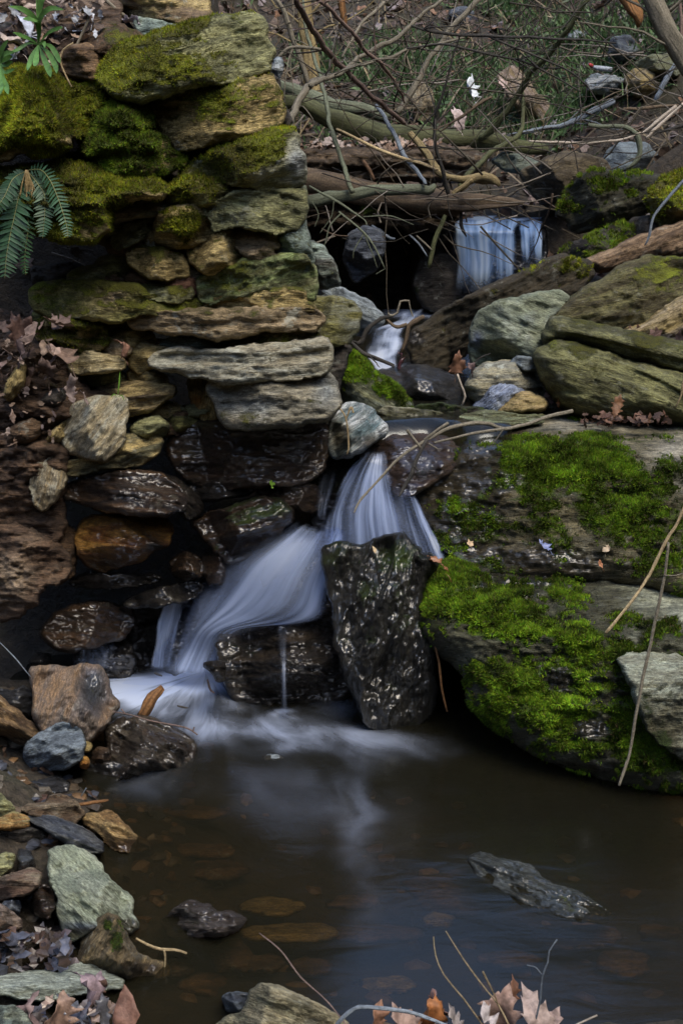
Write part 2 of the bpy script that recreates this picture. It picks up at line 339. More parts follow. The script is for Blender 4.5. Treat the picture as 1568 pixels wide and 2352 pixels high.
def rock(label, tile, pts, Y=None, T=.08, pal='greygreen', name='stone', cat='stone', ang=0, moss=0.0, up=0.0, mb=(), mc='olive', wet=0.0, wb=(), pale=.3,
         wl=None, lean=0.25, yaw=0.0, crease=None, cslope=2.0, rw=.32, ledge=.016, lf=28, amp=.017, facets=5, grow=6.0, pexp=3.4, res=4.2, back=.16, jag=4.0, csm=.012, fuzz=0, fz=.007, group=None, kind=None, c1=None, c2=None, stain=None, mat=None):
    NR[0] += 1; seed = NR[0]; rng = np.random.RandomState(seed * 13 + 5)
    D = tp(tile, pts)
    if wl is not None: Y = yz(wl) + T * .75
    if Y == 'g': Y = hit(D[:, 0].mean(), D[:, 1].max()) + .02
    if tile in 'AC' and abs(Y - 3.36) < .1 and kind is None: grow += 3.5
    W3 = at(D[:, 0], D[:, 1], Y); P = W3[:, [0, 2]]
    area = .5 * np.sum(P[:, 0] * np.roll(P[:, 1], -1) - np.roll(P[:, 0], -1) * P[:, 1])
    if area < 0: P = P[::-1]
    u1 = pxs(Y); s = res * u1
    B = smooth_poly(P, s * .9, rng, jag * u1, grow * u1)
    cen = B.mean(0)
    Xf, df = grid_in(B, s, rng, s * .55)
    sb = s * 4; Xb, db = grid_in(B, sb, rng, s * 1.5)
    nb = len(B)
    def tri(X):
        vs = [Vector(p) for p in B] + [Vector(p) for p in X]
        o = delaunay_2d_cdt(vs, [], [list(range(nb))], 1, 1e-7)
        return np.array([tuple(v) for v in o[0]]), np.array([tuple(f) for f in o[2] if len(f) == 3], int), o[3]
    VF, FF, _ = tri(Xf)
    dF = seg_dist(VF, B); dF[dF < s * .3] = 0
    maxd = dF.max()
    a = math.radians(ang); ca, sa = math.cos(a), math.sin(a)
    def uv(X): return X[:, 0] * ca + X[:, 1] * sa, -X[:, 0] * sa + X[:, 1] * ca
    w = rw * maxd; q = np.clip(dF / w, 0, 1); prof = (1 - (1 - q) ** pexp) ** (1 / pexp)
    H = T * prof
    X0, Z0 = VF[:, 0], VF[:, 1]; span = max(np.ptp(B[:, 0]), np.ptp(B[:, 1]))
    for k in range(facets):      # broken planes
        th = rng.uniform(0, 2 * math.pi); nx, nz = math.cos(th), math.sin(th); sl = rng.uniform(.35, 1.3) * T / (.3 * span + 1e-6)
        off = rng.uniform(.15, .40)
        pr = (X0 - cen[0]) * nx + (Z0 - cen[1]) * nz
        H = np.minimum(H, T * 1.02 - sl * np.maximum(pr - off * .35 * span, 0) - .0 * pr)
    H = np.maximum(H, T * .25 * prof)
    u, v = uv(VF - cen); sd = seed * 3.7
    edge = sstep(0, 1, dF / (maxd * .35 + 1e-6))
    # schist ledges
    s_ = v * lf + 1.3 * pn(u * 2.5, v * 3, sd); fr = s_ - np.floor(s_)
    l0, l1 = hsh(s_, seed), hsh(s_ + 1, seed); bl = l0 + (l1 - l0) * sstep(.80, 1.0, fr)
    msk = .5 + .9 * pn(u * 5, v * 14, sd + 5)
    H = H + ledge * (bl - .5) * 1.6 * np.clip(msk, 0, 1.2) * edge
    H = H + edge * amp * (fbm(u * 7, v * 16, sd, 5, .55)) + edge * amp * .5 * fbm(u * 30, v * 60, sd + 9, 3, .6)
    zc = cen[1]
    def depth(X, Hh):
        y = Y + lean * (X[:, 1] - zc) + yaw * (X[:, 0] - cen[0]) - Hh
        if crease is not None:
            cD = tp(tile, crease); cw = at(cD[:, 0], cD[:, 1], Y); cz = np.interp(X[:, 0], cw[:, 0], cw[:, 2]); dz = X[:, 1] - cz
            dz = dz + .012 * pn(X[:, 0] * 18, X[:, 1] * 3, sd)
            sm = csm; y = y + cslope * (np.sqrt(dz * dz + sm * sm) + dz - 0) * .5
        return y
    yF = depth(VF, H); k = yF / Y
    PF = np.stack([X0 * k, yF, CZ + (Z0 - CZ) * k], 1)
    # back
    VB, FB, _ = tri(Xb); dB = seg_dist(VB, B); dB[dB < s * .3] = 0
    HB = back * np.sqrt(1 - (1 - np.clip(dB / (.8 * maxd), 0, 1)) ** 2)
    yB = depth(VB, 0 * HB); kb = (yB + HB) / Y
    PB = np.stack([VB[:, 0] * kb, yB + HB, CZ + (VB[:, 1] - CZ) * kb], 1)
    # back boundary vertices are the first nb of both (cdt keeps input order) -> weld by reusing
    nF = len(PF); FB2 = np.where(FB < nb, FB, FB + nF - nb)[:, ::-1]
    V = np.vstack([PF, PB[nb:]]); F = np.vstack([FF, FB2]); 
    # orient front faces to -Y
    def nrm(F_):
        return np.cross(V[F_[:, 1]] - V[F_[:, 0]], V[F_[:, 2]] - V[F_[:, 0]])
    nn = nrm(FF)
    if nn[:, 1].mean() > 0: F = F[:, ::-1].copy(); nn = -nn
    F = np.ascontiguousarray(F)
    vn = np.zeros_like(V)
    n_all = nrm(F)
    for j in range(3): np.add.at(vn, F[:, j], n_all)
    vn /= np.linalg.norm(vn, axis=1)[:, None] + 1e-12
    XZ = np.vstack([VF, VB[nb:]])
    mo = np.full(len(V), float(moss)); mo += up * np.clip(vn[:, 2], -.3, 1)
    we = np.full(len(V), float(wet)); Dv = None
    def blob(arr, L):
        for bb in L:
            c = tp(tile, [bb[:2]])[0]; cw = at(c[0], c[1], Y); sc_ = TL[tile][2] * u1
            r2 = ((XZ[:, 0] - cw[0]) / (bb[2] * sc_)) ** 2 + ((XZ[:, 1] - cw[2]) / (bb[3] * sc_)) ** 2
            arr += bb[4] * np.exp(-r2 * 1.2)
    blob(mo, mb); blob(we, wb)
    uu, vv = uv(XZ - cen)
    mo += .38 * fbm(uu * 9, vv * 12, sd + 31, 4, .6)
    mcv = np.clip(.86 + .62 * fbm(uu * 5, vv * 6, sd + 71, 3, .5), .3, 1.25)
    scv = np.stack([uu + seed * 1.37, V[:, 1] - Y + seed * .71, vv], 1)
    pc = PAL[pal]; A1 = np.array(c1 or pc[0]); A2 = np.array(c2 or pc[1]); A3 = np.array(MOSSC[mc])
    C1 = np.tile(A1, (len(V), 1)); C2 = np.tile(A2, (len(V), 1))
    if stain:
        tmp = np.zeros(len(V)); blob(tmp, [s_[:4] + (1.,) for s_ in stain[1]]); tmp = np.clip(tmp + .3 * fbm(uu * 14, vv * 14, sd, 3), 0, 1)[:, None]
        C1 = C1 * (1 - tmp) + np.array(stain[0]) * tmp; C2 = C2 * (1 - tmp) + np.array(stain[0]) * .5 * tmp
    mask = np.stack([np.clip(mo, 0, 1), np.clip(we, 0, 1), np.full(len(V), pale)], 1)
    o = mk(name, V, F, mat or M_ROCK, attrs={'sc': ('FLOAT_VECTOR', scv), 'c1': ('FLOAT_COLOR', C1), 'c2': ('FLOAT_COLOR', C2), 'c3': ('FLOAT_COLOR', A3 * mcv[:, None] * np.stack([1.0 + .25 * (1 - mcv), np.ones(len(V)), np.ones(len(V))], 1)), 'mask': ('FLOAT_COLOR', mask)},
           label=label, cat=None if kind == 'structure' else cat, group=group, kind=kind)
    if fuzz:
        fr_ = F[:len(FF)]; m = mo[fr_].mean(1); ar = np.linalg.norm(np.cross(V[fr_[:, 1]] - V[fr_[:, 0]], V[fr_[:, 2]] - V[fr_[:, 0]]), axis=1) * np.clip((m - .45 + .35 * pn(V[fr_[:, 0], 0] * 45, V[fr_[:, 0], 1] * 45, V[fr_[:, 0], 2] * 45)) * 5, 0, 1)
        if ar.sum() > 0:
            n = int(fuzz); idx = rng.choice(len(fr_), n, p=ar / ar.sum()); f = fr_[idx]
            r1, r2 = rng.rand(2, n); sw = r1 + r2 > 1; r1[sw], r2[sw] = 1 - r1[sw], 1 - r2[sw]
            p = V[f[:, 0]] + (V[f[:, 1]] - V[f[:, 0]]) * r1[:, None] + (V[f[:, 2]] - V[f[:, 0]]) * r2[:, None]
            nv = vn[f[:, 0]]; mv = m[idx]
            hgt = fz * rng.uniform(.5, 1.3, n) * np.clip(.5 + mv, .5, 1.5) * (1 + .6 * pn(p[:, 0] * 40, p[:, 1] * 40, p[:, 2] * 40))
            VV = []; FFF = []; CC = []
            base = np.array(MOSSC[mc]) * mcv[f[:, 0]][:, None]; clump = pn(p[:, 0] * 22, p[:, 1] * 22, p[:, 2] * 22)
            for t in range(2):
                d = nv + rng.randn(n, 3) * .45 + np.array([0, -.15, .25]); d /= np.linalg.norm(d, axis=1)[:, None]
                sdv = np.cross(d, rng.randn(n, 3)); sdv /= np.linalg.norm(sdv, axis=1)[:, None] + 1e-9
                wd = fz * .22 * rng.uniform(.7, 1.3, n)
                a_ = p - sdv * wd[:, None] - nv * .001; b_ = p + sdv * wd[:, None] - nv * .001; c_ = p + d * hgt[:, None]
                VV.append(np.stack([a_, b_, c_], 1).reshape(-1, 3))
                cl = base * (np.clip(1 + clump * 1.1 + rng.randn(n) * .35, .18, 2.6))[:, None]; cl[:, 0] *= rng.uniform(.7, 1.3, n); br = rng.rand(n) < .07; cl[br] = np.array((.10, .075, .03)) * rng.uniform(.5, 1.4, (br.sum(), 1))
                CC.append(np.repeat(cl, 3, 0))
            VV = np.vstack(VV); CC = np.vstack(CC); FFF = np.arange(len(VV)).reshape(-1, 3)
            mo_ = mk('moss', VV - np.array(o.location), FFF, M_MOSS, parent=o, smooth=False, attrs={'c1': ('FLOAT_COLOR', CC)}, kind='stuff')
    return o

# ---------------------------------------------------------------- tubes
def frames(Pp):
    t = np.gradient(Pp, axis=0); t /= np.linalg.norm(t, axis=1)[:, None] + 1e-9
    up = np.array([0, -1, .3]); a = np.cross(t, up); a /= np.linalg.norm(a, axis=1)[:, None] + 1e-9
    b = np.cross(a, t); return t, a, b
def spline(P, n):
    P = np.asarray(P, float); m = len(P)
    if m == 2: P = np.array([P[0], (P[0] + P[1]) / 2, P[1]]); m = 3
    Q = np.vstack([2 * P[0] - P[1], P, 2 * P[-1] - P[-2]]); out = []
    per = max(2, n // (m - 1))
    for i in range(m - 1):
        p0, p1, p2, p3 = Q[i:i + 4]
        for k in range(per):
            t = k / per; out.append(.5 * ((2 * p1) + (-p0 + p2) * t + (2 * p0 - 5 * p1 + 4 * p2 - p3) * t * t + (-p0 + 3 * p1 - 3 * p2 + p3) * t ** 3))
    out.append(P[-1]); return np.array(out)
def tube_geo(W_, R, sides, seed, rough=.12, k1=1.0):
    """W_: world points, R radii"""
    n = len(W_); t, a, b = frames(W_); th = np.linspace(0, 2 * math.pi, sides, endpoint=False)
    L = np.concatenate([[0], np.cumsum(np.linalg.norm(np.diff(W_, axis=0), axis=1))])
    lum = 1 + rough * pn(np.cos(th)[None, :] * 1.2 + L[:, None] / (R.mean() * 4), np.sin(th)[None, :] * 1.2, seed) * 2 + rough * .8 * pn(L[:, None] / (R.mean() * 1.5) + 0 * th[None, :], th[None, :] * 0.8, seed + 3)
    rr = R[:, None] * lum
    V = W_[:, None, :] + rr[..., None] * (np.cos(th)[None, :, None] * a[:, None, :] + np.sin(th)[None, :, None] * b[:, None, :])
    V = V.reshape(-1, 3); F = []
    for i in range(n - 1):
        for j in range(sides):
            F.append((i * sides + j, i * sides + (j + 1) % sides, (i + 1) * sides + (j + 1) % sides, (i + 1) * sides + j))
    nv = len(V); V = np.vstack([V, W_[0] - t[0] * R[0] * .3, W_[-1] + t[-1] * R[-1] * .4])
    for j in range(sides):
        F.append((nv, (j + 1) % sides, j)); F.append((nv + 1, (n - 1) * sides + j, (n - 1) * sides + (j + 1) % sides))
    # grain coordinates : u along (slow), around (fast)
    cs = np.stack([np.repeat(L, sides) * 9, np.tile(np.cos(th), n) * 2.5, np.tile(np.sin(th), n) * 2.5], 1); cs = np.vstack([cs, cs[:1], cs[-1:]]) + seed
    return V, F, cs
def join(geos):
    V = []; F = []; C = []; o = 0; X = []
    for g in geos:
        V.append(g[0]); F += [tuple(i + o for i in f) for f in g[1]]; C.append(g[2]); o += len(g[0])
        if len(g) > 3: X.append(g[3])
    return np.vstack(V), F, np.vstack(C), (np.vstack(X) if X else None)
BC = {'grey': ((.19, .17, .13), (.10, .09, .065)), 'greengrey': ((.14, .16, .11), (.08, .09, .06)), 'brown': ((.13, .095, .06), (.055, .04, .028)), 'purple': ((.24, .17, .14), (.13, .09, .08)),
      'dark': ((.05, .045, .04), (.02, .02, .018)), 'pale': ((.52, .46, .38), (.30, .25, .2)), 'tan': ((.40, .32, .18), (.22, .16, .09)), 'yellow': ((.34, .27, .13), (.16, .12, .06)),
      'rot': ((.20, .12, .07), (.07, .04, .025)), 'olive': ((.11, .12, .055), (.045, .05, .022)), 'bluegrey': ((.22, .26, .30), (.10, .12, .15)), 'greenwood': ((.24, .24, .11), (.10, .10, .05)), 'orange': ((.26, .13, .05), (.12, .06, .025))}
NBR = [0]
def branch(label, tile, pts, Y, col='grey', name='branch', cat='branch', sides=8, twigs=0, tw_len=.25, tw_r=.003, jit=1.0, group=None, forks=(), rough=.12, n=None):
    """pts (x,y,r) in tile units; Y number or list"""
    NBR[0] += 1; seed = NBR[0] * 7.3; rng = np.random.RandomState(NBR[0] + 900)
    def world(pts, Ys):
        D = tp(tile, [p[:2] for p in pts]); Ys = np.broadcast_to(np.asarray(Ys, float), (len(D),)) if np.ndim(Ys) == 0 or len(Ys) == len(D) else np.interp(np.linspace(0, 1, len(D)), np.linspace(0, 1, len(Ys)), Ys)
        Wp = at(D[:, 0], D[:, 1], Ys); R = np.array([p[2] for p in pts]) * TL[tile][2] * pxs(Ys); return np.hstack([Wp, R[:, None]])
    Wp = world(pts, Y); ln = np.linalg.norm(np.diff(Wp[:, :3], axis=0), axis=1).sum()
    m = n or int(np.clip(ln / max(Wp[:, 3].mean() * 2.0, .012), 6, 60)); S = spline(Wp, m)
    L = np.linspace(0, ln, len(S)); amp = min(Wp[:, 3].mean() * .9, .02) * jit; 
    for k in range(3): S[:, k] += amp * pn(L * 9, seed + k * 5, 0) + amp * .4 * pn(L * 31, seed + k * 5, 4)
    geos = [tube_geo(S[:, :3], np.maximum(S[:, 3], .0008), sides, seed, rough)]
    for fk in forks:
        fw = spline(world(fk[0], fk[1]), 14); geos.append(tube_geo(fw[:, :3], np.maximum(fw[:, 3], .0008), 6, seed + 2, rough))
    for i in range(twigs):
        k = rng.randint(1, len(S) - 1); d = S[min(k + 1, len(S) - 1), :3] - S[k - 1, :3]; d /= np.linalg.norm(d) + 1e-9
        dd = d * .6 + rng.randn(3) * .7 + np.array([0, 0, .15]); dd /= np.linalg.norm(dd); q = S[k, :3].copy(); pts_ = [q.copy()]; l = tw_len * rng.uniform(.4, 1.3)
        for j in range(6): q = q + dd * l / 6; dd += rng.randn(3) * .18; dd /= np.linalg.norm(dd); pts_.append(q.copy())
        geos.append(tube_geo(np.array(pts_), np.linspace(tw_r, tw_r * .35, 7), 4, seed + i, 0))
    V, F, C, _ = join(geos); c1, c2 = BC[col]; v_ = rng.uniform(.8, 1.2)
    return mk(name, V, F, M_BARK, attrs={'sc': ('FLOAT_VECTOR', C), 'c1': ('FLOAT_COLOR', np.array(c1) * v_), 'c2': ('FLOAT_COLOR', np.array(c2) * v_)}, label=label, cat=cat, group=group)

# ---------------------------------------------------------------- leaves
def leaf_outline(kind, rng):
    if kind == 'maple': tips = [(0, 0), (.13, .05), (.32, .04), (.27, .17), (.44, .28), (.36, .40), (.41, .58), (.24, .58), (.20, .76), (.11, .76), (0, .96)]
    elif kind == 'oak': tips = [(0, 0), (.07, .08), (.18, .16), (.12, .26), (.28, .36), (.16, .44), (.32, .58), (.18, .64), (.24, .80), (.12, .84), (0, 1.0)]
    else: tips = [(0, 0), (.10, .1), (.20, .28), (.24, .48), (.18, .70), (.08, .88), (0, 1.0)]
    R = [(x * rng.uniform(.65, 1.25), y + rng.uniform(-.05, .05)) for x, y in tips[1:-1]]; Lf = [(-x * rng.uniform(.65, 1.25), y + rng.uniform(-.05, .05)) for x, y in tips[1:-1]][::-1]
    return [tips[0]] + R + [tips[-1]] + Lf
def leaf_geo(kind, size, M, rng, curl=.5, stem=True):
    P = np.array(leaf_outline(kind, rng)); n = len(P)
    def ev(xy):
        x, y = xy[:, 0], xy[:, 1]
        z = curl * (x * x) * 1.7 + curl * .30 * np.sin(y * 4 + ph) + .12 * curl * np.sin(x * 9 + y * 5 + ph * 3) + .06 * np.sin(y * 15 - x * 8 + ph) * curl + .03 * np.abs(np.sin(y * 14 - np.abs(x) * 12))
        return np.stack([x * (1 - .2 * curl), y - .5, z], 1)
    ph = rng.uniform(0, 6)
    dense = []
    for i in range(n):
        a, b = P[i], P[(i + 1) % n]; dense += [a, a + (b - a) * .5 + rng.randn(2) * .012]
    dense = np.array(dense)
    lo, hi = dense.min(0), dense.max(0); gx, gy = np.meshgrid(np.arange(lo[0], hi[0], .12), np.arange(lo[1], hi[1], .12)); G = np.stack([gx.ravel(), gy.ravel()], 1)
    G = G[inside(G, dense)]; 
    if len(G): G = G[seg_dist(G, dense) > .035]
    o = delaunay_2d_cdt([Vector(p) for p in dense] + [Vector(p) for p in G], [], [list(range(len(dense)))], 1, 1e-6)
    xy = np.array([tuple(v) for v in o[0]]); F = [tuple(f) for f in o[2]]
    V = ev(xy); th = .012
    nv = len(V); V2 = V.copy(); V2[:, 2] -= th; F = F + [tuple(i + nv for i in f[::-1]) for f in F]
    for i in range(len(dense)): j = (i + 1) % len(dense); F.append((i, i + nv, j + nv, j))
    V = np.vstack([V, V2]); C = np.zeros_like(V)
    if stem:
        s = np.array([(0, -.5 - .35 * t, .06 * math.sin(t * 3 + ph)) for t in np.linspace(-.1, 1, 5)]); g = tube_geo(s, np.full(5, .012), 4, 0, 0); V, F, C, _ = join([(V, F, C), (g[0], g[1], g[2] * 0)])
    V = V * size; Mx = np.array(M); V = V @ Mx[:3, :3].T + Mx[:3, 3]
    return V, F, C
LC = [(.20, .115, .07), (.27, .19, .15), (.33, .25, .20), (.15, .08, .05), (.36, .27, .22), (.24, .12, .06)]
def leaf(label, tile, x, y, Y, size, kind='oak', rot=(0, 0, 0), col=(.26, .16, .11), curl=.6, wet=False, group=None, seed=0, stem=True, cat='leaf', name='dry_leaf'):
    D = tp(tile, [(x, y)])[0]; p = at(D[0], D[1], Y); rng = np.random.RandomState(int(x * 7 + y * 3 + seed))
    M = Matrix.Translation(Vector(p)) @ (Matrix.Rotation(math.radians(rot[2]), 4, 'Z') @ Matrix.Rotation(math.radians(rot[1]), 4, 'Y') @ Matrix.Rotation(math.radians(rot[0]), 4, 'X'))
    V, F, C = leaf_geo(kind, size, M, rng, curl, stem)
    return mk(name, V, F, M_WETLEAF if wet else M_LEAF, attrs={'c1': ('FLOAT_COLOR', np.array(col))}, label=label, cat=cat, group=group)
# ================================================================ SETTING
def grid_mesh(name, xs, ys, zf, mat, attrs=None, kind='structure', label=None):
    gx, gy = np.meshgrid(xs, ys); X = gx.ravel(); Yv = gy.ravel(); Z = zf(X, Yv); nx = len(xs)
    i, j = np.meshgrid(np.arange(nx - 1), np.arange(len(ys) - 1)); a = (j * nx + i).ravel()
    F = np.stack([a, a + 1, a + nx + 1, a + nx], 1); V = np.stack([X, Yv, Z], 1)
    return mk(name, V, F, mat, origin=np.zeros(3), attrs=attrs(X, Yv) if attrs else None, kind=kind, label=label)
def sinh_sp(n, lo, hi, c, k=4.6):
    t = np.linspace(-1, 1, n); s = np.sinh(k * t) / math.sinh(k); return np.where(s < 0, c + s * (c - lo), c + s * (hi - c))
def gz(x, y):
    n = fbm(x * 6, y * 6, 1.0, 5, .6); pool = sstep(-.42, -.2, x) * sstep(1.7, 2.0, y) * sstep(6, 5.6, y)
    return ground(x, y) + .022 * n * (1 + .15 * np.clip(y - 5, 0, 10)) * (1 - .5 * pool)
grid_mesh('ground', sinh_sp(330, -60, 60, .1), sinh_sp(420, -45, 75, 4.6), gz, M_SOIL)
# pool
FOAM_REFL = [  # tile, x, y, rx, ry, strength
 ('E', 760, 770, 300, 45, 1.0), ('E', 900, 790, 160, 60, .8), ('E', 640, 860, 180, 60, .75), ('E', 560, 800, 120, 70, .7), ('E', 900, 920, 260, 110, .40), ('E', 1080, 1020, 300, 60, .34), ('E', 1300, 1000, 220, 50, .30), ('E', 1308, 935, 60, 26, .5),
 ('F', 60, 1040, 330, 60, .30), ('F', -40, 900, 150, 70, .25), ('F', 250, 1090, 280, 70, .18), ('G', 1100, 60, 600, 160, .10), ('H', 60, 160, 520, 200, .09), ('H', 70, 400, 110, 520, .13), ('G', 620, 40, 300, 90, .12)]  # the tall narrow blob paints the fall's pale reflection on the water
def pool_attrs(X, Y):
    f = np.zeros(len(X)); wx = X + .035 * fbm(X * 6, Y * 9, 5, 3); wy = Y + .05 * fbm(X * 5, Y * 5, 8, 3)
    for t, x, y, rx, ry, s in FOAM_REFL:
        d = tp(t, [(x, y)])[0]; Yc = yz(d[1]); c = at(d[0], d[1], Yc); px = pxs(Yc) * TL[t][2]; ryw = abs(yz(d[1] + ry * TL[t][2]) - yz(d[1] - ry * TL[t][2])) / 2
        f = f + s * np.exp(-((wx - c[0]) / (rx * px)) ** 2 * 1.2 - ((wy - c[1]) / ryw) ** 2 * 1.2)
    f = np.clip(f, 0, 1)
    th = np.arctan2(Y - 3.45, X + .35); sc = np.stack([np.hypot(X + .35, (Y - 3.45)) * 4, th * 5, 0 * X], 1)
    return {'foam': ('FLOAT', f), 'sc': ('FLOAT_VECTOR', sc)}
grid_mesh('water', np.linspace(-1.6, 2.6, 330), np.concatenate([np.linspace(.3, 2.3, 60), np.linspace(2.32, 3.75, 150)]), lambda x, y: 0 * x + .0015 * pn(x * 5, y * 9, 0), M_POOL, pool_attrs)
grid_mesh('water', np.linspace(-.14, .42, 60), np.linspace(3.42, 5.85, 80), lambda x, y: .643 + .002 * pn(x * 9, y * 9, 0) - .16 * sstep(0, 1, (3.54 + .05 * pn(x * 7, 2.2, 0) - .9 * (x - .12) ** 2 - y) / .10), M_POOL,
          lambda X, Y: {'foam': ('FLOAT', np.clip(.8 * sstep(5.45, 5.75, Y) * sstep(.12, .25, X), 0, 1)), 'sc': ('FLOAT_VECTOR', np.stack([X * 9, Y * 3, 0 * X], 1))})

# falling water ---------------------------------------------------
def sheet(label, tile, rows, nu=40, nv=60, freq=14, vf=1.3, dens=1.0, bulge=.02, edge=.16, edger=None, top=.0, seed=0, ends=(.06, .12), name='waterfall', warp=0.0, mat=None):
    """rows: (left xy, right xy, Y left, Y right, density)"""
    A_ = []
    for l, r, yl, yr, dn in rows:
        dl = tp(tile, [l])[0]; dr = tp(tile, [r])[0]; A_.append(np.concatenate([at(*dl, yl), at(*dr, yr), [dn]]))
    S = spline(np.array(A_), nv * 2)
    n = len(S); us = np.linspace(0, 1, nu); V = []; SCv = []; FOa = []
    for i in range(n):
        v = i / (n - 1); l, r, dn = S[i, :3], S[i, 3:6], S[i, 6]
        P = l[None] * (1 - us[:, None]) + r[None] * us[:, None]
        P[:, 1] -= bulge * np.sin(us * math.pi) + .006 * pn(us * freq * .8, v * 1.2, seed) + .003 * pn(us * freq * 2.2, v * 2, seed)
        V.append(P); uu = us + warp * v * (us - .5)
        SCv.append(np.stack([uu * freq + .25 * pn(us * 4, v * 2.5, seed), np.full(nu, v * vf), np.full(nu, seed * 3.3)], 1))
        e = sstep(0, edge, us + .05 * pn(v * 4, seed, 0)) * sstep(0, edger or edge, 1 - us + .05 * pn(v * 4, seed, 9)); tv = sstep(0, ends[0], v + .06 * pn(us * freq, seed, 3)) * sstep(0, ends[1], 1 - v)
        FOa.append(dn * dens * e * tv)
    V = np.vstack(V); i, j = np.meshgrid(np.arange(nu - 1), np.arange(n - 1)); a = (j * nu + i).ravel()
    F = np.stack([a, a + nu, a + nu + 1, a + 1], 1)
    return mk(name, V, F, mat or M_FALL, attrs={'sc': ('FLOAT_VECTOR', np.vstack(SCv)), 'foam': ('FLOAT', np.concatenate(FOa))}, label=label, kind='structure')
# upper fall
sheet('broad left curtain of the upper waterfall below the logs', 'B', [((490, 1012), (830, 1000), 5.86, 5.86, .5), ((502, 1028), (818, 1022), 5.78, 5.78, .9), ((512, 1056), (810, 1056), 5.71, 5.71, 1.0), ((516, 1110), (808, 1100), 5.70, 5.70, .9), ((522, 1200), (804, 1200), 5.69, 5.69, .75), ((522, 1290), (800, 1290), 5.68, 5.68, .42), ((512, 1375), (800, 1370), 5.66, 5.66, .25)], freq=9, edge=.10, ends=(.02, .3), seed=1, dens=1.6, mat=M_FALLB)
sheet('narrow right strand of the upper waterfall', 'B', [((805, 1010), (925, 1010), 5.80, 5.80, .8), ((812, 1045), (922, 1040), 5.70, 5.70, 1.0), ((818, 1120), (924, 1110), 5.66, 5.66, .8), ((824, 1260), (926, 1240), 5.62, 5.62, .5)], freq=4, edge=.14, ends=(.03, .3), seed=2, dens=1.6, mat=M_FALLB)
sheet('white water sliding over the lip of the upper waterfall', 'B', [((700, 985), (985, 980), 6.35, 6.2, .2), ((560, 1000), (960, 985), 6.1, 6.05, .8), ((505, 1020), (925, 1012), 5.80, 5.80, .9)], freq=5, edge=.12, ends=(.3, .02), seed=3, bulge=.0, dens=1.3, mat=M_FALLB)
sheet('white water between the black twigs below the upper fall', 'D', [((250, 235), (400, 235), 4.95, 4.95, .5), ((250, 290), (350, 290), 4.8, 4.8, .7), ((130, 340), (300, 340), 4.55, 4.55, 1.0), ((110, 400), (290, 400), 4.42, 4.42, 1.0), ((110, 470), (270, 470), 4.33, 4.33, 1.0), ((160, 540), (260, 530), 4.2, 4.2, .9)], freq=4, vf=7, edge=.25, ends=(.08, .08), seed=4, dens=1.05)
# main fan
sheet('soft mist around the main fan', 'X', [((250, 420), (900, 560), 3.36, 3.33, .1), ((150, 650), (880, 760), 3.32, 3.32, .35), ((60, 900), (930, 960), 3.30, 3.29, .5), ((20, 1100), (1020, 1150), 3.28, 3.28, .5), ((20, 1230), (1060, 1250), 3.27, 3.27, .4)], freq=2.5, edge=.35, ends=(.3, .1), seed=15, dens=.8, bulge=.05)
sheet('silky left fan of the main waterfall spreading from a narrow lip', 'X', [((450, 370), (560, 370), 3.42, 3.40, .1), ((385, 430), (590, 450), 3.38, 3.36, .7), ((295, 530), (620, 570), 3.36, 3.35, .95), ((195, 690), (670, 710), 3.34, 3.34, .95), ((105, 870), (730, 880), 3.33, 3.32, 1.0), ((70, 1050), (790, 1070), 3.31, 3.31, 1.0), ((60, 1250), (840, 1260), 3.30, 3.30, .9)],
      nu=90, nv=80, freq=12, vf=.8, dens=1.15, bulge=.03, edge=.12, edger=.2, seed=5, ends=(.10, .05))
sheet('right strands of the main waterfall running down beside the boulder', 'X', [((600, 620), (790, 690), 3.33, 3.33, .2), ((620, 740), (835, 790), 3.32, 3.32, .7), ((640, 900), (900, 930), 3.31, 3.30, .8), ((660, 1080), (985, 1080), 3.30, 3.29, .8), ((680, 1260), (1070, 1260), 3.29, 3.28, .7)],
      nu=60, nv=60, freq=8, vf=.8, dens=1.0, bulge=.03, edge=.25, edger=.12, seed=25, ends=(.18, .05))
sheet('thin glassy film of water over the brown lip rock', 'X', [((560, 300), (1040, 330), 3.42, 3.40, .1), ((570, 390), (1040, 440), 3.38, 3.36, .28), ((640, 470), (1000, 540), 3.35, 3.33, .4), ((700, 570), (900, 600), 3.32, 3.30, .15)], freq=4, dens=.8, edge=.35, ends=(.3, .3), seed=26, bulge=.02)
sheet('thin dark veil of water left of the main fan', 'X', [((40, 520), (260, 440), 3.42, 3.42, .25), ((30, 700), (190, 640), 3.39, 3.38, .35), ((20, 850), (130, 850), 3.36, 3.33, .4), ((10, 950), (120, 950), 3.35, 3.3, .3)], freq=5, seed=6, dens=.8, edge=.3, ends=(.3, .3))
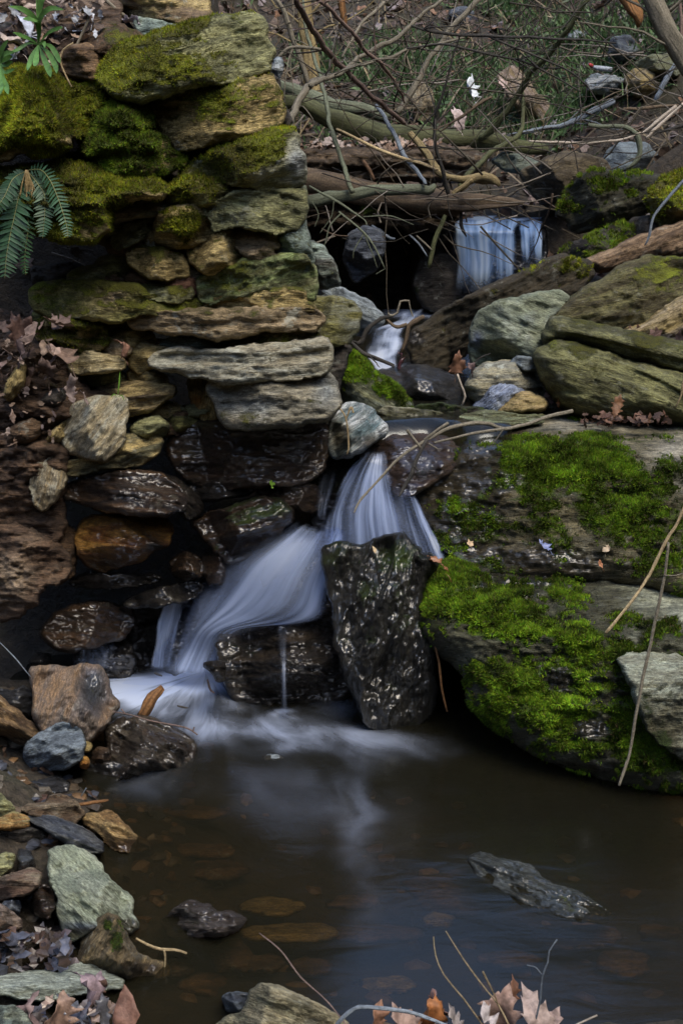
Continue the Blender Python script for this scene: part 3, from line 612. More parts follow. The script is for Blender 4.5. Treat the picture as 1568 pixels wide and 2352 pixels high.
# chute
sheet('milky chute sliding down left between dark rocks', 'E', [((1330, 30), (1600, 70), 3.34, 3.30, .4), ((1200, 110), (1570, 200), 3.33, 3.27, .85), ((1060, 200), (1540, 340), 3.33, 3.25, 1.0), ((950, 300), (1510, 470), 3.34, 3.24, .95), ((880, 400), (1400, 520), 3.35, 3.25, .8), ((850, 530), (1120, 540), 3.36, 3.28, .7), ((800, 640), (1060, 640), 3.38, 3.31, .8), ((740, 750), (1040, 745), 3.34, 3.30, .9)],
      nu=70, nv=80, freq=8, vf=.8, dens=1.2, bulge=.02, edge=.26, edger=.16, seed=7, ends=(.05, .06))
sheet('wide soft mist over the chute', 'E', [((1290, 40), (1620, 80), 3.32, 3.27, .2), ((1120, 120), (1590, 230), 3.31, 3.24, .6), ((950, 230), (1560, 380), 3.31, 3.22, .75), ((860, 380), (1480, 500), 3.32, 3.22, .6), ((800, 540), (1130, 600), 3.33, 3.26, .5), ((640, 720), (1060, 700), 3.31, 3.28, .8), ((560, 790), (1030, 780), 3.28, 3.27, .6)], freq=2.6, vf=1.2, edge=.45, ends=(.1, .2), seed=17, dens=.75, nu=50)
sheet('faint veil of water over the dark rock left of the chute', 'E', [((900, 330), (1040, 300), 3.42, 3.39, .1), ((840, 420), (960, 400), 3.43, 3.41, .35), ((800, 560), (910, 540), 3.43, 3.41, .4), ((770, 730), (870, 720), 3.42, 3.40, .4)], freq=4, seed=8, dens=.7, edge=.4, ends=(.2, .1))
sheet('pair of thin side trickles left of the chute', 'E', [((745, 405), (855, 400), 3.36, 3.36, .6), ((722, 500), (838, 490), 3.36, 3.36, .85), ((702, 620), (812, 610), 3.37, 3.37, .75), ((690, 730), (792, 730), 3.37, 3.37, .8)], freq=4.2, seed=11, dens=1.15, edge=.22, ends=(.08, .08), bulge=.0)
sheet('faint trickles under the brown ledge at far left', 'E', [((370, 560), (560, 540), 3.38, 3.38, .3), ((340, 620), (550, 610), 3.37, 3.37, .5), ((320, 730), (540, 730), 3.37, 3.37, .4)], freq=6, seed=10, dens=.85, edge=.3, ends=(.2, .1), bulge=.0)
sheet('single thin dribble falling from the dark block', 'E', [((1255, 440), (1330, 440), 3.40, 3.40, .15), ((1270, 620), (1325, 620), 3.06, 3.06, .3), ((1284, 700), (1322, 700), 3.03, 3.03, .75), ((1288, 830), (1322, 830), 3.02, 3.02, .65), ((1280, 950), (1330, 950), 3.02, 3.02, .6)], freq=3.5, seed=12, dens=.6, edge=.45, ends=(.2, .05), nu=14, bulge=.0)

# ================================================================ STONE WALL (left)
R = rock
W0 = 3.40
R('large slab topping the wall, mossy on its left half and bare grey on the right', 'A', [(455,360),(480,300),(510,255),(570,215),(650,190),(730,165),(800,140),(860,120),(940,95),(1050,80),(1140,70),(1190,85),(1215,120),(1215,180),(1245,235),(1225,290),(1235,320),(1100,360),(980,380),(860,400),(760,430),(650,460),(590,455),(520,430)], Y=W0-.0, T=.16, pal='greygreen', ang=12, moss=.25, up=.55, mb=[(600,330,220,140,.55),(800,300,120,80,.3),(1180,200,120,120,-.6)], mc='olive', lf=30, ledge=.014, rw=.7, fuzz=3000, fz=.005)
R('second wall slab from the top, moss streaked with a pale lower edge', 'A', [(660,500),(720,485),(800,450),(900,410),(1010,390),(1120,370),(1240,350),(1255,390),(1285,440),(1290,520),(1270,570),(1240,600),(1150,610),(1080,635),(960,655),(850,680),(800,670),(765,630),(740,570),(690,540)], Y=W0+.01, T=.14, pal='tan', ang=8, moss=.3, up=.35, mb=[(1050,460,260,80,.45),(850,600,120,40,-.3)], mc='olive', pale=.9, lf=30, ledge=.014, rw=.7, fuzz=1500, fz=.005)
R('third wall slab from the top, yellow moss with a whitish right end', 'A', [(835,790),(880,755),(960,715),(1040,678),(1130,640),(1240,605),(1340,600),(1360,630),(1365,690),(1385,730),(1395,790),(1390,840),(1330,865),(1210,880),(1130,850),(1040,835),(950,820),(870,812)], Y=W0-.02, T=.16, pal='olive', ang=10, moss=.4, up=.4, mb=[(1150,700,220,90,.5),(1360,740,70,160,-.9)], mc='olive', pale=1.0, rw=.8, fuzz=2500, fz=.005, stain=((.48,.52,.52),[(1360,740,60,110)]))
R('small stone wedged in the dark gap left of the second wall slab', 'A', [(680,545),(740,520),(765,600),(750,640),(690,610)], Y=W0+.04, T=.05, pal='olive', moss=.4)
R('dark sliver of stone in the gap under the top wall slab', 'A', [(650,460),(760,440),(830,425),(800,455),(700,475)], Y=W0+.06, T=.04, pal='dark')
R('short dark slab end behind the right tips of the top wall slabs', 'A', [(1215,335),(1245,350),(1275,375),(1300,470),(1335,560),(1320,580),(1275,560),(1250,440)], Y=W0+.14, T=.05, pal='dark', ang=80)
R('flat reddish stone in the shadow under the second wall slab', 'A', [(810,710),(850,695),(930,680),(950,690),(900,715),(840,745)], Y=W0+.05, T=.04, pal='brown')
R('cushion shaped mossy stone below the third wall slab', 'A', [(760,885),(830,838),(900,822),(980,828),(1100,860),(1150,875),(1085,900),(1010,930),(900,940),(790,932)], Y=W0-.01, T=.12, pal='olive', moss=.65, up=.4, mc='olive', rw=.9, fuzz=2500, fz=.006)
R('rugged green stone with deep dark folds at the wall end', 'A', [(935,945),(1010,925),(1080,885),(1160,870),(1280,876),(1390,880),(1402,950),(1390,1000),(1350,1040),(1280,1065),(1180,1050),(1100,1030),(1040,1045),(990,1060),(975,1010)], Y=W0-.01, T=.15, pal='greygreen', ang=-6, moss=.22, up=.35, mc='olive', ledge=.035, lf=20, amp=.02)
R('rounded stone capped with a disc of bright olive moss', 'A', [(715,1060),(740,990),(790,960),(860,945),(920,955),(955,1000),(978,1050),(970,1090),(900,1110),(850,1132),(770,1128),(725,1100)], Y=W0-.02, T=.11, pal='tan', moss=.05, mb=[(830,1030,110,75,1.0)], up=.2, mc='olive', rw=.8, fuzz=1500, fz=.005)
R('leaning oval stone left of the moss capped one', 'A', [(530,1090),(560,1050),(640,1020),(720,990),(735,1010),(720,1050),(660,1080),(600,1115),(550,1135),(530,1120)], Y=W0+.02, T=.08, pal='greygreen', ang=25, moss=.25, up=.5)
R('small pale stone tucked beneath the moss capped one', 'A', [(655,1100),(700,1060),(725,1080),(738,1115),(700,1142),(665,1145)], Y=W0, T=.05, pal='tan', moss=.1, pale=.8)
R('lumpy tan stone with greenish base in the middle of the wall', 'C', [(860,-40),(930,-75),(1000,-100),(1070,-125),(1095,-76),(1130,-20),(1105,40),(1050,80),(950,75),(880,15)], Y=W0-.01, T=.12, pal='tan', moss=.15, up=.45, ang=15, ledge=.02)
R('brownish pink blocky stone right of the lumpy tan one', 'C', [(1085,-115),(1140,-140),(1210,-125),(1280,-105),(1292,-60),(1250,-20),(1280,5),(1180,15),(1120,-10),(1090,-60)], Y=W0-.01, T=.10, pal='purple', moss=.05, up=.2, facets=5)
R('blue green end stone facing the stream at mid height', 'C', [(1290,-105),(1395,-170),(1405,-60),(1430,30),(1400,70),(1340,40),(1285,5),(1260,-40)], Y=W0+.03, T=.10, pal='bluegreen', moss=.1, wet=.1, yaw=.5)
R('overhung green stone with wavy dark hollows', 'C', [(920,110),(1000,85),(1060,60),(1120,20),(1200,30),(1300,0),(1400,0),(1440,60),(1448,150),(1440,200),(1380,180),(1250,150),(1150,165),(1050,190),(970,215),(925,190)], Y=W0, T=.13, pal='greygreen', c1=(.2,.26,.10), ang=14, moss=.3, up=.1, mc='olive', ledge=.03, lf=22, amp=.025)
R('chunky light stone with yellow lichen in the wall centre', 'C', [(600,-10),(660,-35),(760,-20),(830,0),(850,50),(855,85),(780,105),(700,95),(640,60),(605,30)], Y=W0-.02, T=.10, pal='tan', moss=.15, up=.5, pale=.9)
R('brown stone under the chunky light one', 'C', [(575,135),(600,90),(640,65),(720,105),(740,130),(680,148),(600,145)], Y=W0+.03, T=.05, pal='brown')
R('loose reddish chips between two narrow slabs', 'C', [(740,135),(790,115),(860,105),(910,130),(905,165),(870,180),(800,160)], Y=W0+.01, T=.06, pal='red')
R('thin green ledge stone above the long left slab', 'C', [(645,150),(680,135),(760,150),(870,145),(875,182),(830,207),(760,200),(680,187)], Y=W0-.03, T=.07, pal='greygreen', moss=.3, up=.4)
R('long flat slab with sparse moss at the left of the wall', 'C', [(145,170),(190,135),(300,125),(420,118),(560,135),(640,145),(700,190),(830,208),(920,218),(950,255),(860,268),(760,262),(640,265),(540,292),(440,287),(330,275),(220,270),(165,235)], Y=W0-.01, T=.12, pal='olive', ang=-3, moss=.3, up=.35, lf=34, stain=((.36,.28,.17),[(520,190,90,60)]))
R('pinkish slab with greenish crust right of the long flat one', 'C', [(945,245),(1000,200),(1080,170),(1180,145),(1290,150),(1390,165),(1400,210),(1445,245),(1380,252),(1200,255),(1060,258),(980,268)], Y=W0-.03, T=.10, pal='tan', moss=.12, up=.4, pale=.9)
R('wide purplish grey slab with a sharp shadowed underside', 'C', [(600,290),(640,272),(740,265),(900,258),(1060,247),(1200,245),(1300,250),(1440,248),(1482,290),(1445,335),(1330,332),(1200,342),(1100,372),(1000,377),(880,350),(760,345),(700,330),(620,320)], Y=W0-.06, T=.11, pal='purple', moss=.06, up=.35, pale=.6, lf=38, rw=.8)
R('lumpy stone dotted with yellow moss above the big pale slab', 'C', [(1065,405),(1110,350),(1200,340),(1300,335),(1420,320),(1460,370),(1452,405),(1300,412),(1150,425)], Y=W0-.03, T=.09, pal='tan', moss=.45, up=.3, ledge=.02)
R('thin wedge of grey stone left of the yellow dotted one', 'C', [(740,410),(800,385),(900,388),(1000,380),(1080,382),(1040,422),(960,442),(860,440),(760,430)], Y=W0-.01, T=.05, pal='bluegreen')
R('big pale bluish slab jutting furthest right in the wall', 'C', [(690,490),(720,460),(820,430),(900,443),(1000,440),(1100,420),(1250,410),(1400,400),(1490,385),(1515,430),(1512,490),(1482,532),(1380,556),(1230,562),(1130,582),(1040,575),(960,555),(880,545),(820,520),(740,510)], Y=W0-.09, T=.13, pal='blue', c1=(.36,.37,.31), c2=(.28,.25,.17), ang=3, up=.1, moss=.02, pale=.6, lf=40, ledge=.016, rw=.6)
R('thick layered slab with rusty bands at the foot of the dry wall', 'C', [(960,590),(1000,572),(1100,582),(1230,564),(1380,558),(1490,532),(1542,590),(1548,680),(1505,740),(1400,765),(1280,775),(1160,785),(1060,780),(1020,740),(1000,680),(970,630)], Y=W0-.07, T=.16, pal='tan', c1=(.36,.32,.22), c2=(.17,.16,.12), ang=3, lf=46, ledge=.030, moss=.0, up=.1, mb=[(1400,660,60,30,.6)], stain=((.28,.31,.31),[(1180,690,160,50),(1500,600,60,80)]))
R('stepped mossy lump at the left edge below the fern', 'C', [(185,300),(260,285),(400,285),(440,320),(480,350),(492,400),(440,432),(380,440),(340,400),(240,380),(180,370)], Y=W0-.03, T=.10, pal='tan', moss=.5, up=.35, mb=[(440,420,60,30,-.5)], ledge=.03, fuzz=1200, fz=.005)
R('broken brown stone in the hollow behind the leaf pile', 'C', [(520,375),(560,345),(640,350),(705,385),(680,402),(600,408),(530,402)], Y=W0+.03, T=.06, pal='tan', ledge=.02)
R('small beige stone behind the curled red leaf', 'C', [(490,400),(540,382),(590,395),(602,440),(540,452),(490,440)], Y=W0-.01, T=.05, pal='tan', c1=(.42,.32,.2))
R('light tan slab with a split right end over the dark hole', 'C', [(320,470),(400,452),(500,465),(560,480),(568,510),(480,520),(400,530),(335,532)], Y=W0-.06, T=.07, pal='tan', c1=(.45,.38,.22), ang=2)
R('rounded stone in the dark gap left of the pale slab', 'C', [(600,535),(680,535),(750,560),(765,590),(700,592),(620,577)], Y=W0+.02, T=.06, pal='tan')
R('narrow brown wedge tapering under the thin grey stone', 'C', [(600,425),(660,408),(700,430),(855,425),(830,445),(740,465),(700,500),(640,530),(605,500)], Y=W0, T=.07, pal='tan', ledge=.02)
R('layered stone with fanned edges above the pale angular rock', 'C', [(445,612),(540,590),(640,588),(760,600),(800,615),(760,650),(720,680),(680,705),(600,725),(520,720),(480,690),(560,655)], Y=W0+.01, T=.08, pal='tan', c2=(.08,.06,.04), ang=8, ledge=.04, lf=40)
R('pale angular rock lying on the soil at the left', 'C', [(335,690),(400,670),(480,655),(575,660),(577,720),(560,770),(565,840),(520,892),(485,935),(400,918),(350,900),(300,880),(285,840),(320,780)], Y=W0-.13, T=.13, pal='pale', c2=(.36,.30,.18), ang=50, facets=6, ledge=.02, lf=14, rw=.4, up=0)
R('brown slab supporting the pale angular rock', 'C', [(300,955),(400,930),(520,890),(560,835),(680,818),(745,850),(720,900),(640,950),(560,965),(480,970),(420,992),(310,998)], Y=W0-.06, T=.10, pal='tan', c2=(.1,.1,.06), ang=15, ledge=.025, moss=.05)
R('small smooth grey green stone on the soil ledge', 'C', [(610,802),(660,760),(720,745),(762,780),(750,815),(680,822)], Y=W0-.03, T=.07, pal='greygreen', rw=.9)
R('dark pointed stone in the recess with a mossy flank', 'C', [(700,745),(750,690),(780,680),(792,720),(770,748)], Y=W0+.04, T=.04, pal='dark', moss=.3)
R('rust stained upright stone propping the layered slab', 'C', [(870,560),(950,560),(960,640),(1005,700),(1015,745),(935,755),(890,690)], Y=W0+.07, T=.07, pal='tan', ang=80, stain=((.40,.17,.03),[(900,660,45,40)]))
R('dark slab lying in the shadow under the layered slab', 'C', [(740,755),(800,750),(880,745),(900,760),(830,790),(760,790)], Y=W0+.04, T=.06, pal='olive', ledge=.02)
R('upright pale pointed stone stuck in the mud slope', 'C', [(140,960),(165,880),(180,822),(215,830),(235,870),(292,960),(292,1040),(250,1110),(200,1162),(165,1132),(145,1040)], Y=W0-.12, T=.09, pal='pale', c2=(.26,.2,.11), ang=75, ledge=.015, pale=.5)
R('small elongated stone sticking diagonally out of the mud', 'C', [(215,862),(250,800),(318,755),(325,780),(285,830),(238,872)], Y=W0-.15, T=.05, pal='tan', ang=50)
R('finger shaped light stone in the leaf strewn mud', 'C', [(25,642),(50,560),(90,505),(120,500),(108,560),(82,620),(45,662)], Y=W0-.18, T=.06, pal='tan', ang=65)
R('dark rounded stone half sunk in the mud', 'C', [(195,660),(240,620),(300,610),(290,650),(240,690),(200,695)], Y=W0-.14, T=.06, pal='dark')
R('soft brown stone embedded above the upright pointed one', 'C', [(40,850),(60,790),(140,750),(185,770),(175,820),(120,855),(60,862)], Y=W0-.16, T=.07, pal='brown')
R('wide dark wet slab forming the base course of the wall', 'C', [(775,870),(830,800),(900,765),(1000,755),(1060,792),(1160,800),(1300,790),(1470,765),(1502,800),(1492,900),(1480,980),(1400,1035),(1280,1052),(1100,1058),(940,1060),(850,1015),(800,950)], Y=W0+.03, T=.12, pal='darkbrown', ang=3, wet=.65, lf=34, ledge=.03, stain=((.24,.21,.11),[(930,775,80,20),(880,905,50,18)]))
R('wet brown layered slab with bluish shine at the left', 'C', [(285,1095),(340,1052),(480,1010),(600,990),(720,1000),(800,1060),(850,1110),(842,1160),(760,1185),(600,1185),(450,1155),(340,1120)], Y=W0-.08, T=.13, pal='brown', c2=(.03,.02,.02), ang=-6, wet=.8, lf=44, ledge=.04, lean=.6)
R('narrow dark wet wedge right of the brown layered slab', 'C', [(750,1010),(830,1050),(900,1110),(925,1170),(860,1205),(800,1110)], Y=W0-.02, T=.08, pal='dark', wet=.7, ang=-45)
R('small black rock in the seep beneath the base slab', 'C', [(880,1075),(960,1050),(1080,1040),(1160,1045),(1150,1075),(1000,1110),(900,1115)], Y=W0+.0, T=.07, pal='dark', wet=.7, moss=.1)
R('big dark rock with green algae beside the top of the chute', 'E', [(880,50),(960,10),(1080,-30),(1180,-70),(1300,-60),(1345,-10),(1340,30),(1280,100),(1200,160),(1120,222),(1050,238),(990,180),(940,120)], Y=W0-.02, T=.14, pal='darkbrown', wet=.7, moss=.2, mc='dark', up=.3, mb=[(1230,0,100,50,.5)], ang=15, lean=.5)
R('dark brown stone behind the chute top', 'C', [(1180,1080),(1300,1050),(1440,1060),(1480,1120),(1440,1180),(1330,1150),(1240,1120)], Y=W0+.03, T=.10, pal='darkbrown', wet=.6)
# dark recess, left of the falls
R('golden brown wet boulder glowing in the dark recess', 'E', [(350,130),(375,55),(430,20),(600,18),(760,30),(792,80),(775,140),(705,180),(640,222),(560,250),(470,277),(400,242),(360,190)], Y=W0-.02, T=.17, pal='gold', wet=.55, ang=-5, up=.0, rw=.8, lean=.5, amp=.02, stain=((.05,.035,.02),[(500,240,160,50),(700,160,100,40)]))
R('thin layered black slab under the golden boulder', 'E', [(320,322),(420,282),(560,290),(700,288),(740,300),(700,322),(560,342),(400,348)], Y=W0-.02, T=.09, pal='dark', wet=.7, ledge=.03, lf=44)
R('small dark rock right of the golden boulder', 'E', [(790,230),(850,190),(900,195),(940,250),(930,300),(860,310),(800,290)], Y=W0-.0, T=.10, pal='darkbrown', wet=.6)
R('dark knobbly rock against the left edge of the chute', 'E', [(940,180),(1000,190),(1060,235),(1130,225),(1090,260),(1020,330),(960,330),(930,260)], Y=W0-.0, T=.09, pal='darkbrown', wet=.75)
R('wet black ledge the side trickles pour from', 'E', [(570,425),(640,375),(760,350),(890,325),(930,345),(900,380),(840,412),(720,428),(600,438)], Y=W0-.04, T=.12, pal='dark', wet=.8, ang=8, ledge=.03, lean=.8)
R('wide brown wet rock in the shadow at the left waterline', 'E', [(180,560),(240,480),(330,430),(470,418),(600,440),(622,500),(560,580),(450,612),(330,642),(250,622)], Y=W0-.0, T=.13, pal='darkbrown', wet=.7, ang=-5, lean=.5)
R('dark rock face behind the two side trickles', 'E', [(600,440),(720,430),(900,400),(1000,420),(1020,560),(1010,760),(800,780),(600,770),(600,600)], Y=W0+.10, T=.09, pal='dark', wet=.7, ledge=.03, ang=10)
R('black rock behind the chute', 'E', [(930,320),(1100,240),(1330,120),(1500,100),(1520,300),(1480,420),(1300,520),(1100,600),(980,560),(920,440)], Y=W0+.06, T=.05, pal='slate', wet=.8, ledge=.02, ang=30)
R('small black rock behind the faint left trickles', 'E', [(380,600),(470,570),(600,600),(620,700),(590,760),(430,750),(350,720),(340,660)], Y=W0+.04, T=.06, pal='dark', wet=.7)
R('dark loose stone in the shaded corner above the shore', 'E', [(140,690),(180,650),(230,655),(225,700),(170,725)], Y=W0-.02, T=.06, pal='dark', wet=.5)
# packing between the big wall stones
rgw = np.random.RandomState(21)
for gx_, gy_ in [(700,520),(760,660),(900,700),(640,640),(720,840),(860,870),(1000,880),(480,1080),(600,1140),(800,1150),(1000,1040),(1180,1060),(1260,1050),(560,960),(880,1240),(520,1290),(420,1270),(700,1300),(860,1330),(960,1400),(540,1500),(640,1560),(740,1590),(820,1600),(460,1560),(400,1620),(560,1650),(300,1500),(620,1760),(700,1900),(820,1920),(480,1740),(600,1880),(760,1960),(380,1760),(900,1880),(560,1600),(1150,1600),(1080,1590),(250,1440),(360,1440),(1280,1150),(1150,1200)]:
    w_, h_ = rgw.uniform(60, 120), rgw.uniform(22, 44); n_ = 8; th_ = np.linspace(0, 2 * math.pi, n_, endpoint=False); sk = rgw.uniform(-.15, .15)
    P_ = [(gx_ + w_ * math.copysign(abs(math.cos(t)) ** .6, math.cos(t)) * rgw.uniform(.8, 1.1), gy_ + h_ * math.copysign(abs(math.sin(t)) ** .6, math.sin(t)) * rgw.uniform(.7, 1.1) - sk * w_ * math.cos(t)) for t in th_]
    R('thin stone packed deep in the gaps between larger wall slabs', 'A', P_, Y=W0 + rgw.uniform(.045, .09), T=.06, pal=['tan', 'olive', 'purple', 'greygreen', 'brown'][rgw.randint(5)], ang=rgw.uniform(-6, 8), moss=.2 if gy_ < 1300 else 0, up=.3, res=6, group='packing stones deep in the wall gaps')
# mud slope
R(None, 'C', [(-60,250),(60,255),(130,280),(200,330),(330,470),(350,560),(430,620),(560,640),(570,700),(520,740),(420,800),(320,940),(290,1060),(300,1180),(280,1280),(240,1340),(100,1260),(-60,1280)], Y=W0-.02, T=.16, pal='soil', name='earth', kind='structure', ledge=.02, amp=.036, lean=.35, rw=.9, pale=.1, jag=8)
R(None, 'E', [(-60,40),(80,60),(160,90),(230,110),(300,180),(330,260),(260,330),(200,330),(180,400),(100,470),(40,492),(-60,500)], Y=W0-.12, T=.14, pal='soil', name='earth', kind='structure', amp=.036, ledge=.02, pale=.1, jag=8, stain=((.38,.29,.2),[(70,290,90,110)]))
R('rock slab buried in the left mud slope above the golden boulder', 'E', [(230,110),(300,60),(345,90),(350,200),(340,290),(270,330),(240,230)], Y=W0-.04, T=.07, pal='darkbrown', wet=.3)

R(None, 'A', [(-60,-60),(200,-60),(500,-60),(560,60),(520,160),(480,330),(440,420),(300,430),(100,400),(-60,400)], Y=W0+.16, T=.08, pal='soil', c1=(.16,.115,.08), name='earth', kind='structure', amp=.03, lean=.9, pale=.1, jag=8, back=.3)
# moss mound upper left
R('big mound of olive moss over the upper left stones', 'A', [(-60,330),(60,322),(130,325),(230,345),(330,400),(420,400),(475,440),(445,540),(390,600),(330,620),(310,670),(200,692),(90,700),(20,725),(-60,730)], Y=W0-.06, T=.20, pal='tan', moss=.9, up=.3, mb=[(300,650,60,40,-.6),(60,720,80,30,-.7)], mc='olive', rw=1.0, amp=.03, jag=7, fuzz=9000*2, fz=.0048, lean=.6)
R('fresh green moss cushion between the mound and the wall slabs', 'A', [(380,620),(430,540),(475,440),(520,425),(600,460),(680,490),(690,560),(650,600),(720,640),(700,670),(640,695),(500,690),(400,685)], Y=W0-.04, T=.15, pal='tan', moss=.9, up=.3, mc='green', rw=1.0, amp=.03, jag=7, fuzz=7000*2, fz=.0048, lean=.5)
R('moss covered stone with a pointed right end', 'A', [(300,745),(420,675),(560,660),(700,640),(760,650),(770,700),(835,722),(840,752),(740,785),(680,800),(560,800),(400,790)], Y=W0-.03, T=.14, pal='tan', moss=.75, up=.4, mc='green', rw=1.0, amp=.02, jag=6, fuzz=6000*2, fz=.0048, lean=.6)
R('broad moss covered ledge behind the ferns', 'A', [(-60,800),(150,775),(280,755),(420,765),(560,785),(640,800),(700,840),(757,870),(740,905),(640,905),(560,925),(490,945),(495,1000),(500,1060),(420,1090),(300,1100),(200,1060),(100,1030),(-60,1040)], Y=W0-.07, T=.20, pal='tan', moss=.8, up=.25, mb=[(420,1060,120,50,-.55),(700,900,80,20,-.4)], mc='olive', rw=.9, amp=.03, jag=6, fuzz=10000*2, fz=.0048, lean=.4)
R('bare pinkish stone lip under the moss covered ledge', 'A', [(480,965),(560,930),(650,900),(755,880),(795,940),(740,970),(600,1000),(540,1012),(500,1000)], Y=W0+.0, T=.08, pal='purple', c2=(.12,.14,.09), moss=.1, up=.2, ang=8)
R('tiny grey stone peeking out beside the moss covered ledge', 'A', [(490,1005),(540,1010),(552,1050),(535,1065),(500,1070)], Y=W0+.02, T=.04, pal='greygreen')
R('brown crumbly rock in front of the plant rosette', 'A', [(280,260),(330,225),(400,215),(480,235),(500,270),(470,320),(430,355),(350,345),(290,320)], Y=W0+.02, T=.09, pal='brown', c1=(.30,.19,.10), ledge=.025)
R('brown rock slab half buried in leaf litter near the top', 'A', [(380,170),(450,110),(560,115),(640,165),(645,190),(570,215),(500,250),(400,220)], Y=W0+.10, T=.10, pal='brown', moss=.2, up=.3, lean=1.2)
R('thin grey flat stone behind the top slab', 'A', [(620,90),(700,90),(825,130),(740,162),(650,160)], Y=W0+.14, T=.06, pal='bluegreen', lean=1.0)
R('large tan boulder at the top edge behind the wall', 'A', [(480,10),(540,-50),(740,-80),(950,-60),(962,60),(950,100),(860,118),(800,140),(720,110),(620,90),(540,75)], Y=W0+.35, T=.2, pal='tan', c2=(.18,.13,.08), ledge=.02, pale=.8)
R('pale flat stone at the top edge in the leaf litter', 'A', [(290,0),(350,-20),(420,-15),(424,20),(350,42),(310,22)], Y=W0+.4, T=.07, pal='bluegreen', pale=.9)
R('pale stone nub sticking out at the wall edge beside the logs', 'A', [(1225,340),(1255,320),(1270,275),(1290,275),(1290,330),(1265,360)], Y=W0+.25, T=.03, pal='white')
R('dark flat stones stacked deep in the wall hollow', 'C', [(150,60),(300,40),(430,60),(450,105),(300,118),(160,122)], Y=W0+.12, T=.06, pal='dark', ledge=.03, lf=30)
R('dark leaning stone in the hollow right of the ferns', 'C', [(400,90),(460,20),(560,-20),(620,30),(600,90),(560,130),(430,125)], Y=W0+.08, T=.06, pal='olive', c1=(.10,.10,.05))

# ================================================================ RIGHT SIDE
R('upper half of the big right boulder, mossy shoulder and pale flat top', 'D', [(330,1100),(380,1000),(480,930),(520,870),(545,800),(700,780),(820,765),(920,748),(1100,750),(1300,765),(1640,775),(1640,1600),(1400,1520),(1150,1500),(800,1500),(560,1430),(470,1350),(430,1280),(370,1190)], Y=3.36, T=.16, pal='purple', c1=(.15,.13,.07), c2=(.06,.055,.03), name='boulder', cat='boulder', lean=.62, yaw=-.1, crease=[(330,860),(820,835),(1000,815),(1300,840),(1640,865)], cslope=5, csm=.05, pexp=2.4,
  mb=[(900,950,170,150,.45),(1150,950,260,130,.25),(1250,1130,200,150,.15),(600,1250,220,200,.1),(1400,900,250,60,-.5),(1100,780,400,30,-.9),(560,1050,220,130,-.35)], moss=.40, up=.1, mc='bright', wb=[(560,1020,280,230,1.2),(650,830,260,60,.9),(900,1450,360,130,1.2),(500,1250,200,160,.9)], rw=.5, ledge=.008, amp=.022, res=5, fuzz=42000, fz=.007, back=.5, pale=.3, facets=1,
  stain=((.36,.34,.27),[(1150,775,420,28),(1500,900,140,90),(1568,1000,60,90)]))
R('huge lower right boulder draped in vivid green moss reaching the water', 'F', [(355,450),(372,390),(390,300),(470,250),(540,150),(620,110),(900,130),(1200,180),(1400,190),(1640,200),(1640,1330),(1568,1300),(1400,1280),(1200,1230),(1000,1160),(860,1100),(720,1000),(620,920),(580,850),(570,760),(500,690),(440,640),(370,560)], Y=3.02, T=.17, pal='greygreen', c1=(.085,.085,.05), c2=(.035,.035,.02), name='boulder', cat='boulder', lean=.5, yaw=-.22, crease=[(360,260),(640,270),(900,320),(1160,365),(1300,385),(1420,420),(1640,470)], cslope=3.0, csm=.06, pexp=2.2,
  mb=[(480,300,110,110,.4),(720,450,160,90,.35),(900,560,220,80,.2),(780,800,200,150,.42),(950,930,150,90,.3),(1150,650,120,140,.15),(1250,1050,220,90,.35),(1400,1150,180,60,.35),(1330,470,120,60,.2),(650,620,160,60,-.25),(1000,700,200,60,-.15),(1450,380,230,120,-1.2),(850,230,260,60,-.7),(1150,200,200,60,.1),(1000,780,80,60,-.8),(1150,1000,110,60,-.5),(520,700,120,160,-.2),(1000,1150,300,60,-.3)], moss=.46, up=.1, mc='bright', wb=[(850,230,380,130,1.2),(600,430,250,120,.5),(900,600,400,300,.35),(1000,760,100,80,.9),(1150,1000,110,60,.9),(1100,1180,500,60,.8),(420,560,100,140,.5)], rw=.45, ledge=.006, amp=.03, res=5, fuzz=80000, fz=.0075, back=.5, facets=1, stain=((.42,.45,.34),[(1480,350,200,90),(1600,480,130,50)]))
R('pale topped rock with mossy dark flank at the right edge', 'F', [(1262,672),(1340,605),(1430,575),(1500,615),(1568,665),(1640,700),(1640,1140),(1568,1130),(1480,1080),(1410,1000),(1360,900),(1330,800),(1295,740)], Y=2.80, T=.14, pal='bluegreen', c1=(.38,.42,.33), c2=(.2,.2,.14), name='boulder', cat='boulder', lean=.5, yaw=-.3, mb=[(1450,1000,170,220,.45),(1400,650,250,80,-.8)], moss=.15, mc='dark', crease=[(1262,740),(1400,760),(1640,850)], cslope=2.0, facets=2, stain=((.10,.085,.04),[(1480,1000,160,170)]))
R('tall black wet rock standing upright in front of the fan', 'F', [(-85,225),(-85,168),(-40,145),(0,140),(60,152),(90,170),(150,125),(230,110),(290,108),(330,150),(370,195),(410,198),(432,240),(395,290),(375,350),(358,450),(382,560),(420,640),(432,800),(410,940),(300,1010),(190,1020),(110,980),(75,860),(30,800),(0,680),(-30,600),(-30,450),(-62,330)], wl=1672, T=.12, pal='slate', c1=(.05,.052,.045), c2=(.014,.016,.014), name='boulder', cat='boulder', ang=82, wet=.85, moss=.12, mb=[(250,190,90,60,.5),(-50,220,60,60,.4),(30,260,80,60,.2)], mc='dark', up=.2, lf=18, ledge=.05, amp=.02, lean=.15, back=.18, rw=.6)
